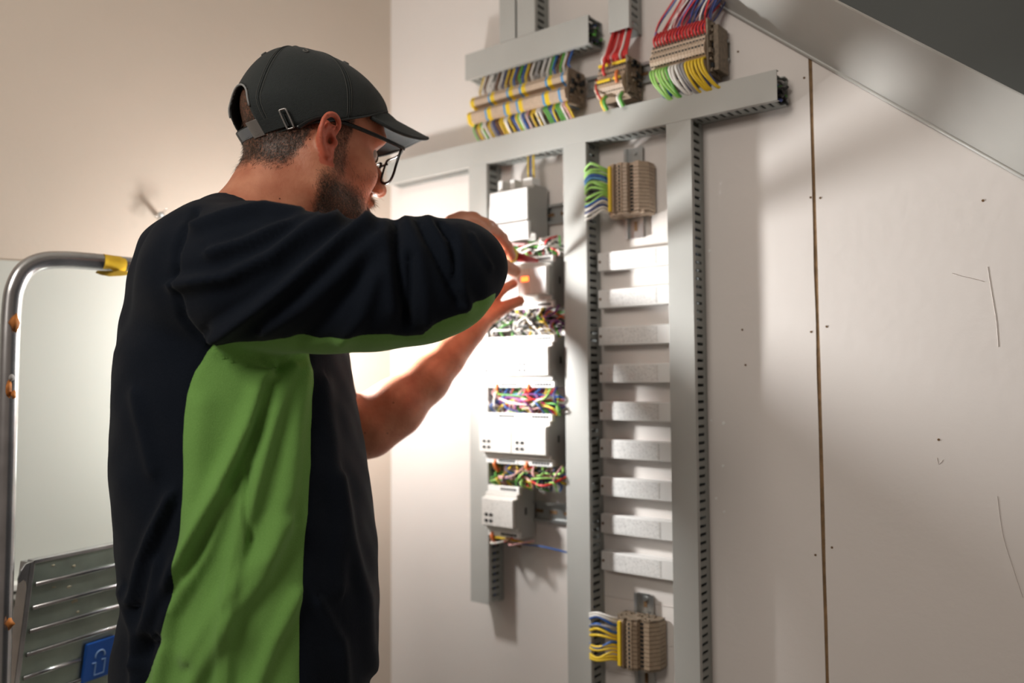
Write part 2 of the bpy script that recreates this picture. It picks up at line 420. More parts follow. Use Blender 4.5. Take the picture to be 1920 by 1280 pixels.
for i, c in enumerate(seqb):
    x = xa0 + .012 + (xa1 - xa0 - .014)*i/(len(seqb)-1); j = random.uniform(-.002, .005)
    wire(tA, [(x, -.050, za - .026), (x, -.056, za - .034), (x + j, -.054, (za + zA_bot)/2 - .014), (x + j*1.3, -.034, zA_bot - .004)], .0018, c)
hat_rail('horizontal zinc rail carrying the upper row of terminal strips', True, za + .004, xa1 + .006, wx(1370, 100))

# B : small strip with red wires
xb0 = wx(1120, 165, .052); xb1 = wx(1172, 150, .052); zbm = zat((xb0+xb1)/2, .052, 143)
tB = thing('terminal_strip', 'small terminal strip with red wires hanging from the duct above it', 'terminal strip', (xb0, 0, zbm), 'terminal strips on the wall')
profB = [(.002, -.032), (.002, .030), (.036, .030), (.044, .022), (.050, .010), (.052, .0), (.060, -.006), (.062, -.020), (.052, -.032), (.030, -.036)]
nB = 11
slices_x(tB, xb0, nB, (xb1-xb0)/nB, zbm, profB, lambda i: 'beige', [(.0475, .016, .0016), (.0508, .006, .0014), (.061, -.012, .0018), (.0575, -.025, .0014)])
rough_end(tB, xb1, zbm, -.034, .030, .004, .050)
for (f0, f1, z, p) in ((0, .35, .0225, .046), (.5, 1, .0215, .046), (.15, .62, -.010, .063), (.72, .98, -.010, .063)):
    mk('yellow_bridge', MB().box((xb0 + (xb1-xb0)*f0, -p, zbm + z - .002), (xb0 + (xb1-xb0)*f1, -p - .003, zbm + z + .0025)), WM['yellow'], tB, bevel=.0006)
zdb = zat((wx(1142, 30, PD)+wx(1178, 30, PD))/2, PD, 56); xd = (wx(1142, 30, PD)+wx(1178, 30, PD))/2
for i in range(12):
    x = xb0 + .004 + (xb1 - xb0 - .006)*i/11
    xt = xd + (-.016 + .032*i/11) + random.uniform(-.002, .002)
    c = 'red' if i % 4 else ('pink' if i % 8 else 'white')
    wire(tB, [(x, -.038, zbm + .026), (x + .001, -.044, zbm + .036), ((x*.4+xt*.6), -.036 - random.random()*.006, (zbm + zdb)/2 + .012), (xt, -.028, zdb + .012)], .0019, c)
for (x, c) in ((xb0 + .016, 'red'), (xb0 + .017, 'red')):
    wire(tB, [(x + .008, -.040, zdb), (x + .004, -.058, zbm + .03), (x, -.060, zbm + .012), (x - .001, -.054, zbm + .004)], .0022, c)
wire(tB, [(xb1 - .012, -.056, zbm + .004), (xb1 - .008, -.066, zbm - .004), (xb1 - .007, -.066, zbm - .018)], .0028, 'orange')
wire(tB, [(xb0 + .002, -.056, zbm - .002), (xb0 + .004, -.062, zbm - .020), (xb0 + .012, -.058, zbm - .038)], .0017, 'red')
for (x, c) in ((xb0 + .016, 'green'), (xb1 - .006, 'green'), (xb1 - .010, 'white'), (xb0 + .012, 'yellow')):
    wire(tB, [(x, -.050, zbm - .030), (x + .001, -.060, zbm - .042), (x + .003, -.052, zbm - .054)], .003, c)

# C : right strip with the big wire fan
xc0 = wx(1220, 120, .056); xc1 = wx(1322, 88, .056); zc_ = zat((xc0+xc1)/2, .056, 98)
tC = thing('terminal_strip', 'beige terminal strip with red wires above and green, white and yellow wires below', 'terminal strip', (xc0, 0, zc_), 'terminal strips on the wall')
profC = [(.002, -.034), (.002, .034), (.030, .034), (.046, .022), (.054, .014), (.054, .006), (.058, .004), (.060, -.008), (.050, -.018), (.044, -.034)]
nC = 17
slices_x(tC, xc0, nC, (xc1-xc0)/nC, zc_, profC, lambda i: 'beige', [(.0505, .0185, .0014), (.0540, .0105, .0012), (.0588, -.001, .0016), (.0556, -.0125, .0012)])
rough_end(tC, xc1, zc_, -.042, .042, .004, .052, 40)
mk('end_bracket', MB().box((xc1 + .006, -.004, zc_ - .036), (xc1 + .014, -.040, zc_ + .034)), m_beige_d, tC, bevel=.001)
for i in range(17):
    x = xc0 + (xc1-xc0)*(i+.5)/17
    c = ['limegreen','limegreen','limegreen','limegreen','limegreen','green','white','white','white','grey','grey','yellow','yellow','yellow','yellow','yellow','yellow'][i]
    xt = x + .028 - .004*(i % 3); zt_ = mc + mw/2
    wire(tC, [(x, -.046, zc_ - .016), (x, -.062, zc_ - .024), (x + .005 + random.uniform(-.002, .002), -.060, zc_ - .042), (x*.35 + xt*.65 + random.uniform(-.0015, .0015), -.048, zc_ - .062), (xt, -.036, zt_ - .008)], .0021, c, 8)
    if i % 2 == 0:
        wire(tC, [(x, -.034, zc_ - .030), (x + .004, -.048, zc_ - .042), (x + .014, -.048, zc_ - .058), (x + .016, -.030, zt_ - .004)], .0022, 'darkblue' if i > 4 else 'blue')
for i in range(17):
    x = xc0 + (xc1-xc0)*(i+.5)/17
    wire(tC, [(x, -.044, zc_ + .020), (x, -.050, zc_ + .032), (x + .004, -.044, zc_ + .044)], .0016, 'red')
for i in range(44):
    f = (i % 22)/21; x = xc0 + (xc1-xc0)*f; c = random.choice(['red', 'darkblue', 'blue', 'pink', 'red', 'blue', 'white', 'darkblue'])
    k = random.uniform(.02, .075); p = random.uniform(.012, .044)
    wire(tC, [(x, -.040 + random.uniform(-.004, .01), zc_ + .034), (x + .006, -p, zc_ + .062), (x + .028 + k*.3 + random.uniform(-.008, .008), -p + random.uniform(-.01, .01), zc_ + .11), (x + .045 + k*.6, -.03, zc_ + .19), (x + .06 + k*.8, -.03, zc_ + .34)], .0014, c, 5)

# D and E : stacked blocks beside the middle duct (slices stacked in height)
def stack_block(label, pxc, pytop, pybot, W=.074, n=13, wires=None):
    xc = wx(pxc, (pytop+pybot)/2, .03); z1 = zat(xc, .045, pytop); z0 = zat(xc, .045, pybot)
    t = thing('terminal_block', label, 'terminal block', (xc, 0, z0), 'stacked terminal blocks on short rails')
    prof = [(-.5, .004), (-.5, .022), (-.44, .034), (-.36, .036), (-.33, .046), (-.20, .049), (-.19, .043), (-.12, .043), (-.11, .049), (.0, .049), (.02, .046), (.10, .044), (.12, .036), (.22, .036), (.24, .041), (.36, .040), (.5, .024), (.5, .004)]
    mb = MB(); h = (z1 - z0)/n
    for i in range(n):
        mb.prism([(a*W, p) for a, p in prof], (xc, 0, z0 + i*h), (1, 0, 0), (0, -1, 0), (0, 0, 1), h*.88)
    o = mk('terminal_stack', mb, m_beige if n == 13 else mat('brown_beige_plastic', (.40, .30, .21), .5, noise=.15, nscale=150), t); o['kind'] = 'stuff'
    mb = MB()
    for i in range(n):
        z = z0 + (i+.44)*h
        for (a, p) in ((-.155, .0432), (-.05, .049), (.145, .0362), (.195, .0362), (-.40, .0352)):
            mb.box(((a-.022)*W + xc, -p + .002, z - h*.30), ((a+.022)*W + xc, -p - .0004, z + h*.30))
    o = mk('wire_entries', mb, m_dark, t); o['kind'] = 'stuff'
    for s, zz in ((1, z1), (-1, z0 - .004)):
        m2 = MB(); m2.prism([(a*W*.96, p*.96) for a, p in prof], (xc, 0, zz), (1, 0, 0), (0, -1, 0), (0, 0, 1), .003)
        for k in range(16):
            a = random.uniform(-.4, .4); p = random.uniform(.008, .036); m2.box((xc + a*W - .003, -p - .002, zz - .001), (xc + a*W + .003, -p + .002, zz + .005))
        mk('end_plate', m2, m_beige if n == 13 else m_beige_d, t)
    mk('yellow_marker_strip', MB().box((xc - .31*W, -.046, z0 + h*.2), (xc - .24*W, -.0525, z1 - h*.3)), WM['yellow'], t)
    for k, c in enumerate(wires):
        z = z1 - (k + .6)*(z1 - z0)/len(wires)
        xs = xc - .43*W; xe = d2[1] - .012
        bow = (.010 if k < len(wires)*.5 else -.004) + random.uniform(-.004, .004); z += random.uniform(-.0008, .0008)
        wire(t, [(xs, -.034, z), (xs - .006, -.046, z + .004), ((xs*.55+xe*.45), -.052, z + bow), (xe + .012, -.044, z + bow*.6 - .003), (xe, -.022, z - .004 + random.uniform(-.006, .006))], .0022, c, 8)
    return xc, z0, z1
xD, zD0, zD1 = stack_block('beige terminal block stacked on the upper short rail with lime green wires', 1176, 308, 396, wires=['limegreen', 'limegreen', 'limegreen', 'blue', 'lightblue', 'limegreen', 'limegreen', 'limegreen', 'limegreen', 'limegreen', 'blue', 'white', 'darkblue', 'white', 'white'])
hat_rail('short upright zinc rail behind the upper stacked terminal block', False, wx(1192, 360), zat(wx(1192, 360), 0, 447), zat(wx(1192, 360), 0, 278))
xE, zE0, zE1 = stack_block('brown terminal block stacked on the lower short rail with yellow wires', 1195, 1165, 1252, n=11, wires=['white', 'white', 'blue', 'grey', 'blue', 'yellow', 'yellow', 'blue', 'yellow', 'yellow', 'yellow', 'yellow', 'yellow'])
hat_rail('short upright zinc rail behind the lower stacked terminal block', False, wx(1212, 1200), .75, zat(wx(1212, 1200), 0, 1112))

# ------------------------------------------------------------------ white driver boxes
DP = .021
xL = wx(1122, 700, DP); xR = d3[0] - .0015 + .0
dr_y = [490, 560, 630, 700, 770, 841, 912, 982, 1052]
ords = ['topmost white driver box with printed label, just below the upper stacked terminal block', 'second white driver box from the top of the column of nine', 'third white driver box from the top of the column of nine', 'fourth white driver box from the top of the column of nine', 'middle one of the nine white driver boxes in the column', 'fourth white driver box from the bottom of the column of nine',
        'third white driver box from the bottom of the column of nine', 'second white driver box from the bottom of the column of nine', 'lowest white driver box, above the short rail of the brown terminal block']
xref = wx(1137, 700, DP)
zc0 = zat(xref, DP, dr_y[0])
drv = thing('driver_box', ords[0], 'driver box', (xL, 0, zc0), 'white driver boxes in a column')
hh = .0153
mk('housing', MB().box((xL + .010, -.0005, zc0 - hh), (xR, -DP, zc0 + hh)), m_plastic_w, drv, bevel=.0012)
mb = MB().box((xL, -.0005, zc0 - hh), (xL + .0105, -DP*.93, zc0 + hh)); mk('end_cap', mb, m_plastic_w, drv, bevel=.0012)
mk('screw', MB().cyl((xL + .0045, -DP*.9, zc0), (xL + .0045, -DP*.98, zc0), .0022, 10), m_hole, drv)
xlab = wx(1234, 700, DP)
mk('label', MB().box((xref + .003, -DP, zc0 - hh*.80), (xlab, -DP - .0004, zc0 + hh*.80)), m_label, drv)
mk('label_edge', MB().box((xlab - .0025, -DP - .0002, zc0 - hh*.8), (xlab - .0015, -DP - .0006, zc0 + hh*.8)), m_plastic, drv)
for k in range(1, 9):
    dup(drv, (0, 0, zat(xref, DP, dr_y[k]) - zc0), ords[k])

# ------------------------------------------------------------------ stepped rail-mounted modules
stepprof = [(.008, -.045), (.045, -.045), (.045, -.0335), (.053, -.0325), (.053, -.0255), (.063, -.0245), (.063, .0245), (.053, .0255), (.053, .0325), (.045, .0335), (.045, .045), (.008, .045)]
PF = .063
def module(label, pxl, pxr, pyc, units, display=None, buttons=True, led=None, prof=stepprof, white=False):
    xl = wx(pxl, pyc, PF); xr_ = wx(pxr, pyc, PF); zc = wz((pxl+pxr)/2, pyc, PF)
    xr_ = min(xr_, d2[0] - .003)
    t = thing('rail_module', label, 'module', (xl, 0, zc), 'rail mounted modules left of the middle duct')
    g = .0008
    m = MB().prism([(p, z) for p, z in prof], (xl, 0, zc), (0, -1, 0), (0, 0, 1), (1, 0, 0), xr_ - xl); mk('housing', m, m_plastic, t, bevel=.0012)
    m = MB().prism([(p - .004, z*.985) for p, z in prof], (xr_, 0, zc), (0, -1, 0), (0, 0, 1), (1, 0, 0), .0012); mk('side_wall', m, m_side, t)
    m = MB(); m.box((xr_ + .0012, -.028, zc - .004), (xr_ + .002, -.032, zc + .008)); mk('side_catch', m, m_blackp, t)
    uw = (xr_ - xl)/units
    for u in range(units):
        a = xl + u*uw; e = a + uw
        mk('front_plate', MB().box((a + .0015, -PF, zc - .0235), (e - .0015, -PF - .0012, zc + .0235)), m_devprint, t, bevel=.0008)
        for s in (-1, 1):
            mk('terminal_cover', MB().box((a + .001, -.045, zc + s*.0345), (e - .001, -.0462, zc + s*.0445)), m_plastic_w, t, bevel=.0005)
            nh = 6
            for k in range(nh):
                x = a + uw*(.42 + .50*k/nh)
                mk('terminal_hole', MB().box((x, -.0460, zc + s*.0395 - .0022), (x + uw*.062, -.0466, zc + s*.0395 + .0022)), m_dark, t)
            mk('step_mark', MB().box((a + uw*.2, -.053, zc + s*.029 - .001), (a + uw*.75, -.0534, zc + s*.029 + .0012)), m_devprint, t)
        if buttons:
            for (i, j) in ((0, 0), (1, 0), (0, 1), (1, 1)):
                x = a + uw*.12 + i*.0105; z = zc - .0045 - j*.0105
                mk('button', MB().box((x, -PF - .001, z - .0026), (x + .0065, -PF - .0024, z + .0026)), m_blackp, t, bevel=.0006)
    if led:
        x = xl + (xr_-xl)*led[0]; z = zc + led[1]
        mk('indicator_light', MB().box((x - led[2], -PF - .001, z - led[3]), (x + led[2], -PF - .0025, z + led[3])), mat('lit_red_indicator', (.9, .1, .02), .4, emit=((1, .13, .02), 6)), t, bevel=.0014)
    return t, xl, xr_, zc
mA = module('wide module with oblong red lamp, touched by both hands', 925, 1027, 529, 2, buttons=False, led=(.60, .0045, .0075, .0040))
m_screen = mat('white_front_insert', (.88, .88, .88), .3)
mk('front_insert', MB().box((mA[1] + (mA[2]-mA[1])*.70, -PF - .0010, mA[3] - .022), (mA[2] - .002, -PF - .0024, mA[3] + .022)), m_screen, mA[0], bevel=.0008)
mB_ = module('double module with small round red lamp, below the one being touched', 903, 1029, 678, 2, led=(.235, .0058, .0035, .0035))
mC_ = module('double module without lit lamp, third row from top of the stepped ones', 899, 1025, 824, 2)
mD_ = module('single narrow stepped module at the bottom of the column', 903, 963, 961, 1)
# power supply on top
PS = .066
xl = wx(918, 400, PS); xq = wx(990, 400, PS); zt1 = zat((xl+xq)/2, PS, 362); zm = zat((xl+xq)/2, PS, 428)
zc = (zt1 + zm)/2 - .004
t = thing('power_supply', 'tall white fronted power supply box at the top of the module column', 'power supply', (xl, 0, zc), 'rail mounted modules left of the middle duct')
mk('housing', MB().prism([(.008, -.050), (.044, -.050), (.044, -.038), (.064, -.036), (.064, .040), (.050, .042), (.046, .048), (.008, .048)], (xl, 0, zc), (0, -1, 0), (0, 0, 1), (1, 0, 0), xq - xl), m_side, t, bevel=.0015)
mk('front_plate', MB().box((xl + .001, -.064, zc - .034), (xq - .001, -.0665, zc + .040)), m_label, t, bevel=.001)
mk('lower_cover', MB().box((xl - .004, -.066, zc - .050), (xq + .006, -.074, zc - .020)), m_plastic_w, t, bevel=.0015)
mk('grey_window', MB().box((xq - .018, -.074, zc - .044), (xq + .001, -.0748, zc - .026)), mat('pale_grey_window', (.55, .55, .57), .3), t)
for (a, w_, h_) in ((.10, .010, .018), (.42, .010, .016), (.82, .020, .014)):
    x = xl + (xq - xl)*a
    mk('plug', MB().box((x - w_/2, -.022, zc + .046), (x + w_/2, -.046, zc + .048 + h_)), m_plastic_w, t, bevel=.001)
for k, c in enumerate(['yellow', 'darkblue', 'grey', 'yellow']):
    x = xl + (xq-xl)*.82 - .006 + k*.004
    wire(t, [(x, -.034, zc + .056), (x + .002, -.038, zc + .075), (x - .004, -.030, zb + .008)], .0016, c)
psx = (xl, xq, zc); tPS = t
mk('side_flap', MB().box((xl - .012, -.030, zc - .032), (xl - .001, -.052, zc + .020)), m_plastic_w, t, bevel=.001)
# rails behind each row
for (zc, lab) in ((psx[2], 'horizontal zinc rail carrying the white power supply'), (mA[3], 'horizontal zinc rail carrying the module with the oblong red lamp'), (mB_[3], 'horizontal zinc rail carrying the module with the round red lamp'), (mC_[3], 'horizontal zinc rail carrying the double module without lit lamp'), (mD_[3], 'horizontal zinc rail carrying the single narrow module')):
    hat_rail(lab, True, zc, d1[1] + .004, d2[0] - .003)
# wire tangles
def tangle(t, x0, x1, zt_, zb_, n, cols, seed, r=.0015):
    rd = random.Random(seed)
    for k in range(n):
        c = rd.choice(cols); xa = x0 + (x1 - x0)*rd.random()
        top = rd.random() < .5; z0_ = zt_ if top else zb_
        sgn = -1 if top else 1; h = zt_ - zb_
        if rd.random() < .45:
            ex = x1 + .012 if rd.random() < .6 else x0 - .006; ez = (zt_ + zb_)/2 + rd.uniform(-.35, .35)*h; ep = .02
        else:
            ex = x0 + (x1 - x0)*rd.random(); ez = zb_ if top else zt_; ep = .036
        mid = [(xa + rd.uniform(-.012, .012), -rd.uniform(.030, .058), z0_ + sgn*h*rd.uniform(.25, .45)), ((xa + ex)/2 + rd.uniform(-.012, .012), -rd.uniform(.020, .058), (zt_+zb_)/2 + rd.uniform(-.3, .3)*h)]
        wire(t, [(xa, -.036, z0_)] + mid + [(ex, -ep, ez)], r*rd.uniform(.8, 1.35), c, 6)
X0 = d1[1] + .010; X1 = d2[0] - .012
tangle(tPS, X0 + .02, X1, psx[2] - .046, mA[3] + .042, 44, ['white', 'white', 'white', 'pink', 'green', 'limegreen', 'red', 'grey', 'white', 'black'], 1, .0017)
tangle(mA[0], X0, X1, mA[3] - .042, mB_[3] + .042, 52, ['black', 'white', 'yellow', 'white', 'black', 'green', 'orange', 'black', 'purple', 'grey'], 2)
tangle(mB_[0], X0, X1, mB_[3] - .042, mC_[3] + .042, 52, ['red', 'red', 'white', 'darkblue', 'yellow', 'green', 'pink', 'purple', 'limegreen', 'blue'], 3)
tangle(mC_[0], X0, X1, mC_[3] - .042, mD_[3] + .042, 40, ['red', 'brown', 'darkblue', 'yellow', 'green', 'pink', 'blue', 'limegreen', 'black'], 4)
tangle(mD_[0], X0, mD_[2], mD_[3] - .042, mD_[3] - .060, 10, ['red', 'brown', 'pink', 'yellow', 'white'], 5)
for mm in (mB_, mC_, mD_):
    for k in range(2 if mm is not mD_ else 1):
        x = mm[1] + (mm[2]-mm[1])*(.15 + .48*k)
        wire(mm[0], [(x, -.040, mm[3] - .036), (x, -.048, mm[3] - .046), (x + .003, -.040, mm[3] - .060)], .0034, 'orange')
a = onwall(962, 1016, .03); e = onwall(1066, 1036, .02); md = onwall(1015, 1024, .03)
wire(mD_[0], [(a[0], -.036, mD_[3] - .043), (a[0] + .01, -.03, a[1]), (md[0], -.03, md[1]), (e[0], -.02, e[1])], .0016, 'blue')

# ------------------------------------------------------------------ ladder by the left wall
LAD = V(150, 900, 1.22)
lad = thing('step_ladder', 'aluminium step ladder with rounded tube frame and ribbed platform, behind the man', 'ladder', (LAD[0], LAD[1], 0))
pts = [V(-14, 1500, 1.08), V(0, 1280, 1.12), V(9, 1000, 1.14), V(17, 700, 1.16), V(22, 580, 1.17), V(30, 535, 1.175), V(48, 505, 1.185), V(78, 490, 1.20), V(120, 487, 1.22), V(180, 491, 1.25), V(245, 498, 1.28), V(330, 508, 1.32), V(380, 520, 1.345), V(400, 560, 1.355), V(404, 640, 1.355), V(400, 1000, 1.34), V(396, 1500, 1.31)]
pts[0] = pts[1] + (pts[1] - pts[3])*(pts[1][2]/(pts[3][2] - pts[1][2]))*.985
pts[-1] = pts[-2] + (pts[-2] - pts[-3])*(pts[-2][2]/(pts[-3][2] - pts[-2][2]))*.985
mk('tube_frame', MB().tube(smooth_path(pts, 8), .0112, 20, flat=1.15), m_alu, lad, smooth=True)
m_foil = mat('clear_frame_edge', (.9, .92, .86), .15, metal=.3)
# light edge strip on the inside of the tube
m_rust = mat('orange_paint_blot', (.50, .17, .03), .7, noise=.4, nscale=80); m_tape = mat('yellow_tape', (.85, .55, .03), .5, noise=.2, nscale=60)
def blob(px, py, d, r, m, name='paint_blot', sx=1, sz=1.4):
    c = V(px, py, d); mb = MB(); n = 10; vs = [c - FW*.003]
    for k in range(n):
        an = 2*math.pi*k/n; q = r*(1 + random.uniform(-.35, .35)); vs.append(c + RT*q*sx*math.cos(an) + UP*q*sz*math.sin(an) + FW*.002)
    vs.append(c + FW*.006)
    mb.add(vs, [(0, 1+k, 1+(k+1) % n) for k in range(n)] + [(n+1, 1+(k+1) % n, 1+k) for k in range(n)])
    return mk(name, mb, m, lad, smooth=True)
blob(25, 605, 1.153, .008, m_rust); blob(14, 730, 1.146, .006, m_rust, sz=2.6); blob(24, 740, 1.146, .004, m_rust); blob(20, 708, 1.146, .0045, mat('grey_smear', (.35, .34, .33), .8)); blob(17, 1170, 1.118, .006, m_rust)
tp = [V(x, y, d) for (x, y, d) in ((192, 491, 1.255), (205, 493, 1.262), (220, 495, 1.268), (233, 497, 1.275))]
mk('tape', MB().tube(tp, .0126, 16, cap=False), m_tape, lad, smooth=True)
mb = MB(); fl = [(178, 511), (186, 505), (200, 503), (218, 506), (238, 508), (242, 515), (225, 517), (205, 518), (188, 515)]
A = [V(x, y, 1.262) for x, y in fl]; B = [p + FW*.0015 for p in A]; n = len(A)
mb.add(A + B, [tuple(range(n))[::-1], tuple(range(n, 2*n))] + [(i, (i+1) % n, n+(i+1) % n, n+i) for i in range(n)]); mk('tape_flap', mb, m_tape, lad)
# ribbed platform plate (folded upright)
PA = V(64, 1052, 1.16); PBv = V(232, 1028, 1.29)
Px = PBv - PA; Px[2] = 0; Px /= np.linalg.norm(Px); Pn = np.cross(Px, [0, 0, 1]); Pn = -Pn if Pn.dot(FW) > 0 else Pn
Pz = np.array([0, 0, 1.0]) * .985 + Pn*.17; Pz /= np.linalg.norm(Pz)
PLw = .34; PLh = .42
def PP(u, w, o=0): return PA + Px*u - Pz*w + Pn*o
def pbox(name, u0, u1, w0, w1, o0, o1, m, parent=lad, bev=.001, **k):
    mb = MB(); c = PP((u0+u1)/2, (w0+w1)/2, (o0+o1)/2); mb.obox(c, Px*(u1-u0)/2, Pz*(w1-w0)/2, Pn*(o1-o0)/2)
    return mk(name, mb, m, parent, bevel=bev, **k)
plat = pbox('platform', 0, PLw, 0, PLh, -.004, 0, m_alu_g)
pbox('top_edge', -.001, PLw, -.002, .004, -.014, .0015, m_alu, plat)
pbox('side_edge', -.006, .002, .0, PLh, -.022, .0005, m_alu, plat)
mb = MB(); hk = [(0, 0), (-.008, .002), (-.013, .010), (-.015, .022), (-.014, .028), (-.011, .026), (-.008, .024), (-.004, .028), (-.002, .036), (0, .040)]
mb.prism(hk, PP(-.004, 0, -.004), Px, -Pz, Pn, .004); mk('hook', mb, m_alu, plat, bevel=.0006)
for k in range(11):
    w = .034*(k + 1) + .000; u1 = PLw - .01 if k != 4 else .094
    mb = MB().tube([PP(.006, w, .001), PP(u1, w, .001)], .0034, 10); mk('rib', mb, m_alu, plat, smooth=True)
for (u, w, r) in ((.035, .045, .003), (.06, .05, .004), (.072, .075, .005), (.08, .093, .003), (.03, .012, .003), (.063, .02, .0035)):
    c = PP(u, w, .0005); mb = MB(); n = 9; mb.add([c + Pn*.0006] + [c + (Px*math.cos(2*math.pi*i/n) + Pz*math.sin(2*math.pi*i/n)*.6)*r*random.uniform(.6, 1.3) for i in range(n)], [(0, 1+i, 1+(i+1) % n) for i in range(n)])
    mk('plaster_spot', mb, mat('dry_plaster', (.45, .42, .30), .9), plat)
m_bl = mat('blue_plastic_plate', (.01, .10, .46), .35)
bu0, bw0 = .0985, .148
cl = pbox('blue_clip', bu0, bu0 + .052, bw0, bw0 + .062, .001, .006, m_bl, lad, .002)
m_bl2 = mat('pale_blue_print', (.30, .50, .80), .5)
c0 = (bu0 + .026, bw0 + .024)
arc = [PP(c0[0] + .008*math.cos(a_), c0[1] - .008*math.sin(a_), .0064) for a_ in np.linspace(-.3, math.pi + .3, 12)]
mk('emblem', MB().tube(arc, .0011, 6), m_bl2, cl, smooth=True)
sq = [PP(c0[0] + dx, c0[1] + dz, .0064) for dx, dz in ((-.012, .010), (-.006, .010), (-.006, .030), (.010, .030), (.010, .008), (.004, .008))]
mk('emblem', MB().tube(sq, .0009, 6), m_bl2, cl)
# rear stiles and steps of the ladder down to the floor
for s, (px, d) in enumerate(((75, 1.16), (398, 1.40))):
    top = V(px, 1180, d); ft = top.copy(); ft[2] = .0; top2 = top.copy(); top2[2] = 1.02
    if s == 0: top2 = PP(.004, .16, -.016); ft = top2.copy(); ft[2] = 0
    mk('stile', MB().tube([top2, ft + np.array([0, 0, .012])], .011, 12), m_alu, lad, smooth=True)
for k, zz in enumerate((.28, .53, .78)):
    a_ = pts[0] + (pts[1] - pts[0])*((zz - pts[0][2])/(pts[1][2] - pts[0][2])); b_ = pts[-1].copy(); b_ = pts[-1] + (pts[-2] - pts[-1])*((zz - pts[-1][2])/(pts[-2][2] - pts[-1][2]))
    mb = MB(); mid = (a_ + b_)/2; dx = (b_ - a_)/2; nn = np.cross(dx/np.linalg.norm(dx), [0, 0, 1]); mb.obox(mid, dx*.98, nn*.04, (0, 0, .012)); mk('step', mb, m_alu_g, lad, bevel=.002)

# small bright metal wire bracket on the left wall
s_, z_ = onleft(302, 402, .03); hb = lw(s_, .03, z_)
br = thing('wire_clip', 'small shiny metal clip with thin wires on the left wall beside the shoulder', 'clip', hb)
mk('hub', MB().cyl(hb - LN*.028, hb + LN*.004, .0045, 12), m_zinc, br, smooth=True)
m_bright = mat('polished_wire', (.85, .83, .80), .2, metal=1)
for (dx, dz, r) in ((60, 22, .0012), (64, 36, .0012), (18, 40, .0016), (-14, 26, .0012), (-12, 4, .0012), (12, -12, .001), (44, 46, .0012)):
    q = V(302 + dx, 402 + dz, proj(hb)[2] - .01); mk('wire', MB().tube([hb, (hb + q)/2 + LN*.002, q], r, 6), m_bright, br, smooth=True)

